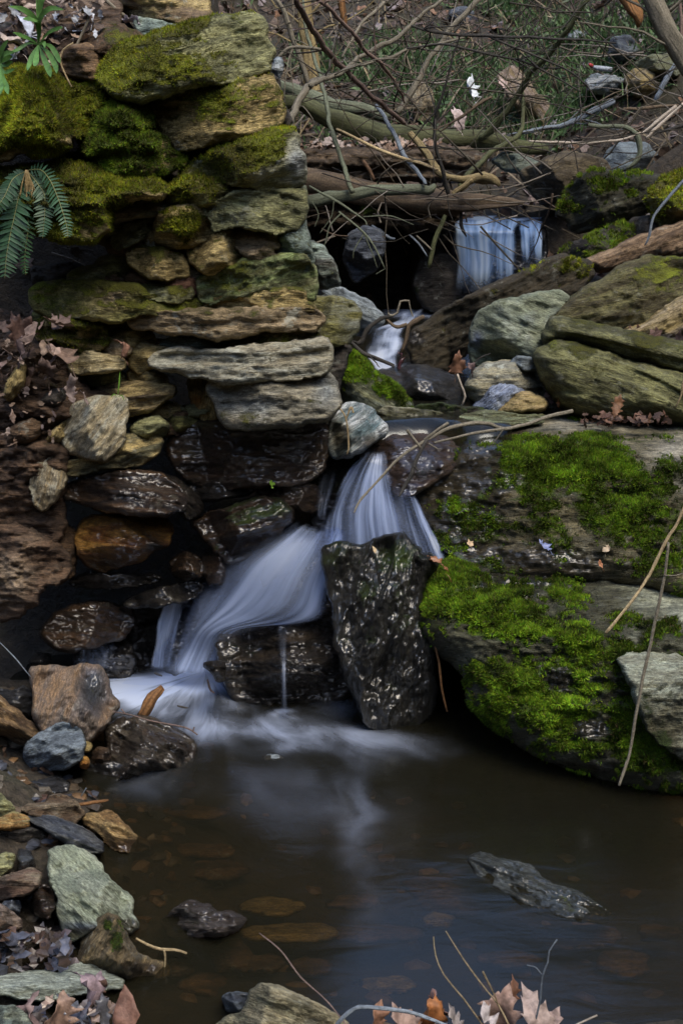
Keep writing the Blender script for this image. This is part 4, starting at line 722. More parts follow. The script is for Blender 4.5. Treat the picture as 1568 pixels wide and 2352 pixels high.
R('flat topped black block in the water with a dribble over its face', 'E', [(1000,612),(1025,530),(1050,480),(1110,463),(1270,440),(1400,418),(1520,385),(1620,420),(1640,620),(1625,800),(1568,870),(1500,900),(1300,960),(1200,970),(1110,950),(1060,830),(1015,740)], wl=1640, T=.14, pal='dark', c1=(.10,.075,.045), c2=(.03,.025,.02), name='boulder', cat='boulder', crease=[(1000,600),(1100,630),(1150,690),(1300,665),(1400,650),(1640,610)], cslope=1.9, lean=.0, wet=.8, ang=3, mb=[(1150,620,90,50,.35),(1040,560,60,90,.3)], mc='dark', lf=36, ledge=.02, amp=.025, back=.1, rw=.35, yaw=.02)
R('small black pointed stone left of the flat topped block', 'E', [(940,702),(985,690),(1025,700),(1030,770),(1000,775),(985,740)], Y=3.12, T=.05, pal='dark', wet=.8)
# ledge stones around the small upper pool
R('white and blue veined rock beside the waterfall lip', 'D', [(-60,830),(-42,740),(20,688),(60,680),(140,708),(200,778),(212,808),(150,850),(90,890),(30,922),(-30,925),(-62,880)], Y=3.42, T=.12, pal='white', c2=(.10,.16,.18), ang=35, facets=5, wb=[(100,850,120,50,.7)], stain=((.36,.32,.2),[(-20,830,60,90)]))
R('shadowed rock at the wall corner above the veined rock', 'D', [(-140,190),(-60,196),(40,208),(82,250),(75,330),(30,400),(-60,412),(-130,340)], Y=3.62, T=.13, pal='olive', c1=(.17,.18,.14), moss=.1)
R('dark lower rock under the wall corner', 'D', [(-110,400),(0,385),(40,430),(10,520),(-30,640),(-80,600)], Y=3.60, T=.08, pal='dark')
R('pale streaked rock behind the wall corner near the twigs', 'D', [(-110,140),(0,153),(60,185),(130,218),(185,272),(182,302),(110,352),(60,360),(0,330),(-80,260)], Y=4.4, T=.14, pal='blue', ang=-25, lf=40, ledge=.02)
R('mottled dark rock leaning behind the wall end', 'C', [(1420,-60),(1480,-40),(1530,40),(1560,130),(1500,150),(1440,130)], Y=4.2, T=.1, pal='bluegreen', c2=(.05,.05,.04), facets=5)
R('blue grey shaded rock in the cave left of the upper fall', 'B', [(10,1190),(40,1080),(110,1040),(180,1060),(190,1150),(160,1230),(60,1290)], Y=5.3, T=.15, pal='slate', facets=4)
R('sloping rock coated in vivid moss left of the little pool', 'D', [(-60,430),(0,422),(80,468),(160,548),(222,590),(275,640),(318,690),(250,715),(100,715),(-60,700)], Y=3.70, T=.13, pal='greygreen', c1=(.13,.15,.12), name='stone', mc='bright', moss=.3, mb=[(60,500,70,60,.8),(200,610,90,50,.7),(100,560,120,60,.3)], up=.2, ang=-35, fuzz=5000, fz=.007)
R('wet black rock with a shiny flat top in the middle of the stream', 'D', [(175,535),(250,518),(310,500),(400,512),(480,540),(530,560),(545,620),(530,690),(480,715),(380,712),(310,690),(275,635),(230,590)], Y=3.92, T=.13, pal='slate', c1=(.10,.10,.10), crease=[(170,560),(280,600),(400,560),(540,565)], cslope=3.5, wet=.7, ang=-8)
R('long dark slab slanting across the stream with a mossy upper edge', 'D', [(300,410),(330,350),(440,270),(560,200),(700,130),(820,80),(950,20),(1010,0),(1140,38),(1155,80),(1105,150),(1040,200),(900,180),(800,215),(700,230),(645,270),(605,340),(590,425),(560,452),(500,462),(480,530),(400,520),(330,500)], Y=4.40, T=.16, pal='darkbrown', c1=(.055,.043,.024), name='slab', cat='slab', ang=28, moss=.0, mb=[(850,40,330,50,.6),(600,160,200,30,.4)], mc='olive', c2=(.03,.025,.015), lf=26, ledge=.035, lean=.1, yaw=.4, wb=[(340,380,60,60,.8)], fuzz=1500, fz=.006)
R('large pale green boulder leaning behind the round speckled one', 'D', [(588,420),(600,350),(630,270),(720,210),(820,200),(900,172),(1000,165),(1038,192),(1010,235),(955,280),(940,360),(950,440),(930,560),(880,590),(800,560),(700,520),(650,520),(600,475)], Y=4.05, T=.18, pal='bluegreen', c1=(.29,.32,.22), c2=(.17,.20,.14), name='boulder', cat='boulder', ang=-20, facets=4, up=.1, lf=12, stain=((.20,.25,.40),[(620,390,30,50)]))
R('large olive rock wedged above the thick log', 'D', [(960,290),(1060,190),(1180,120),(1250,72),(1300,42),(1400,5),(1500,15),(1640,10),(1640,240),(1500,270),(1440,330),(1300,360),(1150,350),(1000,330)], Y=4.15, T=.2, pal='olive', c1=(.15,.14,.06), c2=(.07,.06,.03), name='boulder', cat='boulder', ang=12, moss=.15, up=.3, ledge=.03, lf=16)
R('round speckled tan rock in front of the pale green boulder', 'D', [(575,602),(600,540),(660,500),(740,488),(800,492),(880,520),(920,580),(945,640),(950,710),(880,720),(720,720),(650,690),(600,660)], Y=3.86, T=.15, pal='tan', c1=(.42,.38,.24), c2=(.22,.22,.18), rw=.9, pale=1.0, facets=2, wb=[(600,640,60,60,.4)])
R('flat grey chip perched on the speckled rock', 'D', [(770,492),(810,467),(880,480),(892,520),(825,515)], Y=3.80, T=.05, pal='blue')
R('bluish white pointed rock at the edge of the small pool', 'D', [(597,702),(650,660),(680,610),(720,590),(780,593),(830,623),(860,650),(840,720),(760,730),(690,730)], Y=3.74, T=.09, pal='blue', c1=(.40,.45,.55), c2=(.16,.20,.30), facets=5, ang=40)
R('smooth orange tan rock in front of the bluish white one', 'D', [(698,692),(760,642),(840,628),(920,650),(947,680),(930,708),(840,722),(740,722)], Y=3.69, T=.09, pal='tan', c1=(.40,.30,.15), rw=.9)
R('long thin mossy slab lying across the pool outlet', 'D', [(105,690),(200,698),(300,705),(420,720),(505,747),(470,756),(380,745),(260,742),(180,725)], Y=3.63, T=.05, pal='greenwood', c1=(.22,.22,.16), wet=.4, ang=-5)
R('low dark mossy slab behind the pool outlet', 'D', [(330,700),(400,684),(430,684),(600,700),(720,715),(700,735),(560,730),(400,728)], Y=3.68, T=.05, pal='dark', moss=.45, mc='dark', wet=.4)
R('flat green striped slab at the right of the pool outlet', 'D', [(500,768),(560,735),(640,720),(800,733),(930,742),(900,760),(800,775),(600,782)], Y=3.57, T=.06, pal='greenwood', c1=(.26,.30,.18), lf=60, ledge=.02, wet=.3, lean=1.5)
R('submerged brown rock under the waterfall lip', 'X', [(330,430),(420,330),(560,230),(800,220),(1100,240),(1180,300),(1160,480),(1040,600),(860,700),(760,760),(640,740),(560,560),(480,480)], Y=3.46, T=.08, pal='brown', c1=(.16,.10,.06), wet=.9, lean=.9, crease=[(330,400),(600,330),(1180,330)], cslope=2.5, mb=[(1000,560,150,80,.3)], mc='dark')
R('dark hollow rock behind the fan', 'X', [(0,480),(200,430),(420,400),(700,600),(860,760),(1040,1100),(1000,1280),(80,1260),(0,1000)], Y=3.47, T=.06, pal='dark', wet=.6)
# cave under the logs, its shade put into dark colours
R(None, 'V', [(150,600),(400,560),(900,600),(1300,680),(1420,720),(1400,790),(1200,800),(900,800),(700,770),(500,760),(200,760)], Y=5.62, T=.08, pal='soil', c1=(.05,.035,.02), c2=(.03,.02,.01), name='earth', kind='structure', back=1.1, amp=.04, jag=12, pale=.1, mb=[(780,650,120,60,.9)], mc='bright')  # overhanging bank, cave shade also put into its near-black colour
R('undercut rock coloured black as shade at the back of the cave', 'B', [(-150,1040),(200,1000),(520,1020),(530,1300),(450,1420),(200,1440),(-150,1400)], Y=6.35, T=.08, pal='dark')
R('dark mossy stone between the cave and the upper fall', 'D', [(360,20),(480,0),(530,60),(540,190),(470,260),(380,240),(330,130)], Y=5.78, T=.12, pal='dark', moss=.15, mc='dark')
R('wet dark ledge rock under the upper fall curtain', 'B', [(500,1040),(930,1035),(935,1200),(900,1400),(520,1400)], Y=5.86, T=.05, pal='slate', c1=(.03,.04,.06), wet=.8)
# background rocks
R('dark layered rock with bright moss beside the upper fall', 'B', [(985,985),(1040,870),(1090,820),(1150,790),(1300,798),(1440,808),(1500,830),(1475,870),(1405,900),(1425,960),(1350,1000),(1270,1012),(1150,1052),(1070,1060),(1035,1010)], Y=5.3, T=.25, pal='olive', c1=(.07,.065,.035), c2=(.03,.03,.02), ang=18, moss=.15, mb=[(1050,950,70,50,.7),(1200,840,150,40,.3)], mc='green', up=.3, ledge=.05, lf=16, fuzz=2500, fz=.012)
R('tall moss coated rock at the right edge in mid distance', 'B', [(1400,912),(1470,830),(1568,790),(1660,780),(1660,1060),(1568,1060),(1480,1062),(1440,1010)], Y=4.95, T=.22, pal='olive', moss=.5, mc='olive', up=.3, c1=(.14,.13,.06), fuzz=2000, fz=.01)
R('low mossy rock behind the brown bark log', 'B', [(1000,1170),(1070,1120),(1160,1080),(1230,1050),(1290,1030),(1332,1060),(1325,1110),(1300,1160),(1180,1220),(1050,1230)], Y=4.95, T=.15, pal='dark', moss=.4, mc='green', up=.3, fuzz=1500, fz=.01)
R('dark flat rock under the tall moss coated one', 'B', [(1330,1010),(1420,1000),(1500,1060),(1440,1080),(1350,1110),(1330,1060)], Y=5.0, T=.12, pal='dark')
R('big brown slumped boulder behind the debris dam', 'B', [(830,790),(900,760),(960,720),(1040,705),(1130,715),(1200,740),(1240,790),(1180,830),(1090,900),(1040,960),(970,960),(900,900),(850,850)], Y=5.9, T=.3, pal='brown', c1=(.15,.12,.07), c2=(.07,.055,.035), name='boulder', cat='boulder', rw=.9, facets=5)
R('flat bluish slab left of the brown slumped boulder', 'B', [(690,742),(740,705),(830,720),(900,745),(955,745),(850,795),(760,775)], Y=6.1, T=.12, pal='bluegreen', c1=(.2,.22,.17))
R('blue grey round boulder under the arched root', 'B', [(1205,742),(1230,690),(1290,660),(1400,668),(1442,720),(1432,790),(1280,800),(1225,775)], Y=6.3, T=.25, pal='blue', c1=(.22,.27,.30), name='boulder', cat='boulder', rw=.8)
R('small grey rock right of the blue grey boulder', 'B', [(1470,742),(1520,705),(1640,710),(1640,790),(1500,795)], Y=6.1, T=.15, pal='slate')
R('dark angular stone high on the far slope', 'B', [(1225,280),(1240,180),(1320,172),(1362,240),(1332,305),(1270,315)], Y='g', T=.2, pal='slate', c1=(.16,.19,.19))
R('wide flat green grey rock near the right trunk', 'B', [(1340,292),(1400,260),(1540,258),(1600,320),(1480,355),(1400,335)], Y='g', T=.25, pal='greygreen', c1=(.17,.19,.14))
R('brown lump of rock below the wide flat one', 'B', [(1310,362),(1340,325),(1400,318),(1440,350),(1455,400),(1440,440),(1350,440)], Y='g', T=.2, pal='tan', c1=(.26,.21,.13))
R('whitish flat rock with white litter on top', 'B', [(1120,375),(1160,345),(1250,358),(1310,375),(1322,430),(1230,445),(1140,415)], Y='g', T=.18, pal='blue', c1=(.40,.42,.42))
R('leaning plank shaped grey stone on the far slope', 'B', [(325,442),(358,392),(400,408),(418,500),(402,555),(350,545)], Y='g', T=.1, pal='purple', c1=(.30,.27,.2), ang=80, ledge=.02)
R('pinkish triangular slab sliding down the far slope', 'B', [(720,342),(790,318),(850,380),(960,500),(975,560),(940,590),(850,560),(780,450),(740,400)], Y='g', T=.14, pal='purple', c1=(.30,.24,.22), ang=-50, ledge=.02)
R('small pale stone near the top of the far slope', 'B', [(1050,172),(1080,150),(1120,160),(1112,200),(1062,202)], Y='g', T=.12, pal='blue')
R('pale stone in the litter beneath the pinkish slab', 'B', [(940,575),(975,553),(1050,560),(1040,585),(960,592)], Y='g', T=.08, pal='white', c1=(.45,.42,.45))
R('grey stone crouching in the grass above the arched branch', 'B', [(500,60),(560,40),(600,60),(590,100),(520,105)], Y='g', T=.12, pal='slate')

# ================================================================ LEFT SHORE AND POOL
R('big upright brown rock with fluted face on the left shore', 'E', [(143,722),(240,708),(310,725),(400,705),(455,712),(490,770),(522,850),(547,880),(500,950),(460,1010),(400,1062),(350,1010),(300,985),(200,1020),(160,940),(158,860)], Y=3.02, T=.15, pal='brown', c1=(.30,.19,.10), c2=(.20,.16,.13), name='boulder', cat='boulder', ang=70, wet=.3, wb=[(430,830,80,120,.5)], lf=26, ledge=.03, facets=4, stain=((.26,.32,.42),[(430,810,60,110)]))
R('rough blue grey stone in front of the fluted brown rock', 'E', [(115,1112),(130,1060),(200,1010),(290,972),(340,970),(375,1010),(385,1060),(372,1135),(300,1178),(180,1192),(130,1165)], Y=2.86, T=.13, pal='slate', c1=(.24,.29,.33), c2=(.12,.15,.18), ang=20, facets=5, wet=.25, amp=.025)
R('glittering wet rock with a mossy back sliding into the pool', 'E', [(490,985),(560,948),(680,940),(760,978),(860,1030),(902,1080),(885,1160),(840,1230),(700,1245),(520,1240),(495,1090)], wl=1772, T=.15, pal='darkbrown', c1=(.24,.22,.18), c2=(.08,.06,.045), wet=.8, lean=.8, amp=.035, ledge=.02, ang=-30, moss=.05, mb=[(740,980,140,30,.4)], mc='dark')
R('low wet flat stone at the foot of the glittering rock', 'G', [(340,0),(420,-30),(520,-20),(740,-5),(740,15),(600,30),(420,45),(350,40)], wl=1778, T=.07, pal='slate', c1=(.2,.2,.2), wet=.7)
R('brown sloping log shaped rock at the left edge', 'E', [(-60,820),(0,855),(70,910),(150,980),(182,1020),(145,1072),(80,1052),(0,1012),(-60,990)], Y=2.92, T=.12, pal='brown', c1=(.26,.17,.08), ang=-35, rw=.8)
R('shiny dark stones piled behind the fluted rock', 'E', [(-40,840),(0,815),(60,830),(110,800),(150,830),(165,900),(120,950),(60,900)], Y=3.14, T=.08, pal='slate', wet=.7, facets=5)
R('small tan chip between the blue grey and glittering rocks', 'E', [(385,1085),(395,1065),(412,1072),(410,1092),(390,1100)], Y=2.85, T=.02, pal='tan')
R('little brown wet stone below the fluted rock', 'E', [(430,1110),(455,1085),(500,1095),(505,1140),(470,1160),(435,1150)], Y=2.86, T=.05, pal='brown', wet=.6)
R('tiny orange pebble beside the blue grey stone', 'E', [(370,1140),(385,1130),(402,1145),(400,1170),(375,1172)], Y=2.80, T=.03, pal='gold')
R('flat brown stone at the left edge beneath the blue grey stone', 'G', [(-60,40),(0,15),(100,18),(152,42),(130,78),(0,112),(-60,100)], Y=2.78, T=.08, pal='brown', wet=.4)
R('glossy dark flat stone with a wet rim on the left shore', 'G', [(40,120),(60,95),(150,58),(260,42),(325,70),(300,105),(180,118),(80,135)], Y=2.74, T=.06, pal='slate', wet=.8, lean=1.5)
R('flat pinkish stone by the waterline', 'G', [(62,130),(95,102),(150,104),(180,122),(240,130),(235,150),(120,155)], Y=2.66, T=.03, pal='red', c1=(.30,.19,.17), wet=.5, lean=1.5)
R('brown humped stone topping the layered heap', 'G', [(80,188),(130,168),(215,163),(235,130),(300,128),(345,160),(388,207),(340,262),(240,240),(150,215)], Y=2.58, T=.09, pal='brown', c1=(.26,.21,.14), ledge=.02, lean=.6, wet=.35)
R('grey blue shelf of the layered heap', 'G', [(130,232),(170,208),(300,245),(400,290),(472,352),(470,385),(360,395),(300,345),(200,275)], Y=2.50, T=.08, pal='slate', c1=(.20,.21,.2), ang=-22, ledge=.02, wet=.4, lean=.8)
R('golden orange topped stone pointing into the pool', 'G', [(375,232),(440,210),(510,200),(550,240),(600,298),(695,352),(700,372),(640,385),(520,380),(465,310),(400,255)], wl=1944, T=.09, pal='tan', c1=(.40,.28,.12), c2=(.22,.13,.05), ang=-25, wb=[(650,360,100,40,.9)], lean=.5, facets=4, wet=.35)
R('green grey stone at the left edge beside the heap', 'G', [(-60,130),(0,120),(60,178),(122,215),(110,240),(0,225),(-60,220)], Y=2.56, T=.08, pal='greygreen', moss=.2)
R('rusty edged stone below it at the left edge', 'G', [(-60,240),(0,232),(60,208),(132,230),(135,268),(60,282),(-60,280)], Y=2.50, T=.07, pal='greygreen', c2=(.35,.17,.05))
R('dark hollow stone under the layered heap', 'G', [(-60,290),(60,285),(140,275),(210,300),(200,350),(100,370),(-60,360)], Y=2.50, T=.05, pal='dark', wet=.5)
R('oval olive stone at the left edge', 'G', [(-40,430),(30,393),(62,402),(50,452),(0,502),(-40,515)], Y=2.30, T=.06, pal='greygreen')
R('blue wet stone standing by the oval olive one', 'G', [(88,378),(130,385),(157,440),(152,485),(90,485)], Y=2.38, T=.05, pal='slate', c1=(.22,.28,.36), wet=.7, lean=.8)
R('large pale green angular rock standing in the shallows', 'G', [(230,385),(270,362),(330,360),(380,385),(430,408),(467,445),(470,475),(520,530),(580,578),(607,610),(600,665),(635,730),(590,760),(500,740),(440,740),(330,800),(290,745),(264,650),(270,600),(240,540),(228,450)], Y=2.24, T=.11, pal='pale', c1=(.38,.42,.31), c2=(.25,.29,.21), name='boulder', cat='boulder', ang=-48, facets=3, rw=.3, lf=12, ledge=.012, lean=.45, crease=[(228,590),(330,640),(430,690),(520,660),(600,650)], cslope=.6, wb=[(420,760,250,55,.9),(600,720,60,50,.9)], stain=((.16,.2,.27),[(400,730,200,40)]))
R('mossy ridged rock shaped like a curved horn', 'G', [(345,900),(380,800),(430,700),(500,667),(542,690),(562,740),(602,810),(642,860),(740,888),(785,922),(760,960),(600,985),(520,975),(430,940)], wl=2238, T=.12, pal='wood', c1=(.24,.18,.09), c2=(.09,.07,.04), ang=62, mb=[(490,720,35,50,.5),(540,800,35,70,.5)], mc='dark', wb=[(650,920,140,40,.9)], lean=.3, lf=20, ledge=.02, fuzz=900, fz=.003)
R('long pale flat slab on the lower left shore', 'G', [(-60,958),(0,958),(160,930),(270,940),(350,893),(440,908),(500,955),(568,975),(555,1010),(400,1030),(260,1065),(120,1060),(0,1040),(-60,1030)], Y=2.02, T=.08, pal='bluegreen', c1=(.42,.48,.42), c2=(.24,.27,.22), name='slab', cat='slab', crease=[(-60,990),(260,1010),(400,990),(568,978)], cslope=3.5, lf=60, ledge=.012, facets=1)
R('green grey slab corner at the bottom left edge', 'G', [(-60,1100),(60,1098),(122,1130),(145,1165),(140,1260),(-60,1260)], Y=1.84, T=.07, pal='bluegreen', c1=(.30,.34,.26), lean=.6)
R('brown veined stone at the left edge beside the pale green rock', 'G', [(-60,520),(0,510),(60,485),(150,463),(183,490),(178,540),(120,582),(0,602),(-60,590)], Y=2.25, T=.09, pal='tan', c1=(.30,.26,.18), c2=(.16,.1,.07), facets=5, wet=.35)
R('brown and white pebble at the left edge', 'G', [(-60,640),(0,632),(40,655),(92,700),(98,742),(0,775),(-60,770)], Y=2.14, T=.09, pal='brown', c1=(.3,.24,.2), rw=.9)
R('small blue stone above the brown and white pebble', 'G', [(10,640),(30,615),(80,612),(95,640),(80,680),(40,670)], Y=2.2, T=.05, pal='slate', c1=(.22,.26,.32))
R('dark wet rock in the shallow between brown stones', 'G', [(155,590),(195,540),(240,555),(250,640),(225,690),(165,670)], Y=2.22, T=.07, pal='darkbrown', wet=.8)
R('glittering wet mound rising from the pool', 'G', [(745,705),(800,650),(850,625),(880,612),(960,628),(992,665),(1060,660),(1135,692),(1100,740),(1000,785),(940,810),(850,800),(780,770)], wl=2140, T=.11, pal='slate', c1=(.28,.28,.30), c2=(.12,.09,.07), wet=.75, lean=.8, amp=.03, facets=3, rw=.9)
R('tan pointed rock at the bottom edge of the pool', 'G', [(980,1200),(1050,1140),(1110,1125),(1140,1090),(1150,1035),(1195,992),(1290,1008),(1400,1060),(1500,1108),(1580,1165),(1640,1260),(980,1260)], Y=1.92, T=.12, pal='tan', c1=(.40,.35,.22), c2=(.2,.19,.12), name='boulder', cat='boulder', ang=-25, lean=.5, facets=4, ledge=.02)
R('small dark crusty stone touching the tan pointed rock', 'G', [(1025,1055),(1060,1035),(1140,1040),(1145,1080),(1095,1118),(1050,1115)], Y=1.97, T=.05, pal='slate', c1=(.08,.10,.12), wet=.4)
R('slender grey green slab slanting out of the open pool', 'H', [(580,412),(605,395),(640,386),(720,418),(800,426),(870,448),(930,508),(1040,548),(1130,583),(1190,628),(1258,664),(1230,710),(1000,690),(880,660),(800,610),(720,560),(620,500)], Y=2.385, T=.035, pal='bluegreen', c1=(.22,.28,.31), c2=(.09,.11,.10), name='slab', cat='slab', ang=-24, lean=1.6, jag=5, ledge=.02, wet=.8, wb=[(1000,640,260,40,.6)], moss=.05, facets=2, amp=.02)
R('tiny pale pebble in the middle of the pool', 'E', [(1212,1125),(1235,1112),(1275,1112),(1305,1132),(1260,1142),(1220,1140)], Y=2.93, T=.015, grow=1, jag=1, lean=1.2, back=.01, pal='blue')
# stones under the water surface
rngp = np.random.RandomState(4)
def pool_stone(label, tile, cx, cy, rx, ry, pal, T=.05, group=None):
    d = tp(tile, [(cx, cy)])[0]; Y = yz(d[1], -.10); th = np.linspace(0, 2 * math.pi, 11, endpoint=False); r = rngp.uniform(.75, 1.15, 11)
    R(label, tile, [(cx + rx * a * math.cos(t), cy + ry * a * math.sin(t)) for a, t in zip(r, th)], Y=Y + .0, T=T, pal=pal, wet=.3, lean=1.8, back=.05, res=8, facets=3, group=group)
for a in [('wide brown slab under water below the slender slab', 'H', 560, 560, 270, 110, 'brown'), ('tan corner of sunken stone left of the slender slab', 'H', 440, 700, 80, 28, 'tan'),
          ('round sunken stone below the glittering mound', 'G', 1060, 870, 90, 80, 'brown'), ('long sunken ledge crossing the pool right of the mound', 'G', 1350, 760, 260, 40, 'tan')]:
    pool_stone(*a)
sunk = [('G',900,380,190,30),('G',760,480,120,40),('G',1000,470,150,50),('G',1250,640,150,40),('G',930,1000,120,60),('G',820,930,70,30),('G',1200,900,120,40),('H',120,760,240,36),('H',200,1000,150,40),('H',1080,780,180,60),('H',1290,900,130,60),
        ('G',880,1120,110,50),('G',1420,920,120,40),('G',700,1060,90,40),('H',900,560,150,30),('H',60,620,120,30),('G',560,180,120,26),('G',900,210,160,30),('H',1450,760,100,36),('H',780,880,160,40)]
for t_, x_, y_, a_, b_ in sunk:
    pool_stone('brown flat stone lying sunken on the pool bed', t_, x_, y_, a_, b_, ['brown', 'darkbrown', 'tan'][int(x_) % 3], group='sunken stones on the pool bed')
# ================================================================ LOGS, BRANCHES, TWIGS
Bn = branch
def log(label, tile, pts, Y, col, **k): return Bn(label, tile, pts, Y, col, name='log', cat='log', sides=20, rough=k.pop('rough', .10), **k)
log('smooth olive log lying highest across the stream behind the tangle', 'T', [(10,660,40),(200,740,48),(450,815,48),(700,870,44),(900,900,36)], [6.5,6.3,6.2,6.2,6.2], 'greengrey')
log('long thick greenish log spanning the whole stream behind the rotten one', 'T', [(60,800,54),(300,860,64),(550,950,76),(850,1040,78),(1150,1075,70),(1568,1100,64),(1900,1140,54),(2100,1165,40)], [6.0,6.0,6.0,6.0,6.0,6.05,6.1,6.2], 'olive')
R('rotten reddish log with torn flaking wood', 'V', [(140,260),(300,215),(500,200),(800,190),(1000,215),(1200,175),(1500,190),(1650,260),(1640,360),(1500,420),(1300,450),(1000,440),(700,420),(400,380),(140,400)], Y=5.85, T=.16, pal='wood', c1=(.20,.145,.095), c2=(.05,.035,.022), name='log', cat='log', ang=0, lf=22, ledge=.06, amp=.03, rw=.9, facets=0, jag=8)
log('big brown log whose snapped splintered end hangs over the upper fall', 'V', [(180,430,95),(500,480,98),(800,545,95),(1100,600,92),(1330,620,98),(1450,600,72),(1620,600,55),(1850,600,36),(1960,610,10)], [5.55,5.55,5.52,5.5,5.46,5.46,5.46,5.5,5.5], 'brown', rough=.13,
    forks=[([(1300,640,30),(1500,655,26),(1700,640,16),(1900,625,5)], 5.42), ([(1400,560,26),(1600,560,22),(1800,580,10)], 5.5)])
log('slim bluish green log resting in front of the big brown one', 'V', [(225,625,48),(420,578,46),(600,548,44),(800,515,42),(1000,503,38),(1180,495,36),(1250,480,20)], [5.3,5.3,5.28,5.26,5.24,5.24,5.24], 'greengrey', forks=[([(250,590,20),(232,520,22),(228,480,20)], 5.28)])
log('cream coloured limb ending in a gnarled knot above the brown log', 'V', [(1050,60,22),(1200,220,28),(1290,380,30),(1400,400,26),(1540,420,28),(1640,400,46),(1720,440,30),(1760,480,10)], [5.5,5.45,5.4,5.35,5.35,5.33,5.33,5.33], 'yellow', rough=.2, forks=[([(1540,430,24),(1450,500,20),(1390,540,14)], 5.33)])
R('thick mossy split log pointing at the pool from the right', 'D', [(880,468),(905,432),(985,388),(1080,400),(1160,425),(1300,482),(1400,500),(1568,545),(1700,570),(1700,800),(1568,785),(1450,775),(1300,760),(1120,740),(1050,710),(1000,680),(950,620),(905,530)], Y=3.72, T=.17, pal='greenwood', name='log', cat='log', ang=-16, lf=26, ledge=.035, amp=.012, rw=.9, pexp=2.1, lean=.1, yaw=-.18, moss=.12, up=.3, mc='olive', pale=.2, facets=0)
R('smaller grooved log lying on top of the thick split one', 'D', [(925,370),(965,287),(1010,283),(1060,292),(1250,338),(1400,368),(1568,398),(1700,420),(1700,575),(1568,545),(1420,505),(1300,482),(1150,425),(1000,388),(940,410)], Y=3.80, T=.13, pal='greenwood', name='log', cat='log', ang=-14, lf=30, ledge=.035, amp=.012, rw=.9, pexp=2.1, lean=.3, yaw=-.18, moss=.1, up=.3, mc='olive', pale=.2, facets=0)
R('pale dry root stump leaning at the right edge', 'D', [(1300,345),(1380,320),(1430,280),(1500,235),(1568,195),(1660,150),(1660,330),(1568,350),(1540,372),(1480,386),(1400,365)], Y=4.0, T=.12, pal='tan', c1=(.42,.34,.23), name='stump', cat='stump', ang=28, lf=20, ledge=.02, rw=.9, facets=0)
R('brown bark covered log running off the right edge', 'D', [(1120,22),(1200,-8),(1300,-58),(1450,-115),(1568,-148),(1700,-180),(1700,-10),(1568,5),(1420,5),(1320,30),(1250,62),(1180,66)], Y=4.75, T=.15, pal='wood', c1=(.32,.22,.13), name='log', cat='log', ang=22, lf=24, ledge=.03, rw=.9, facets=0)
log('short orange brown wood stub sticking out of the foam', 'E', [(640,950,22),(680,890,26),(715,845,25),(742,812,16)], [3.05,3.05,3.06,3.07], 'orange', rough=.18)
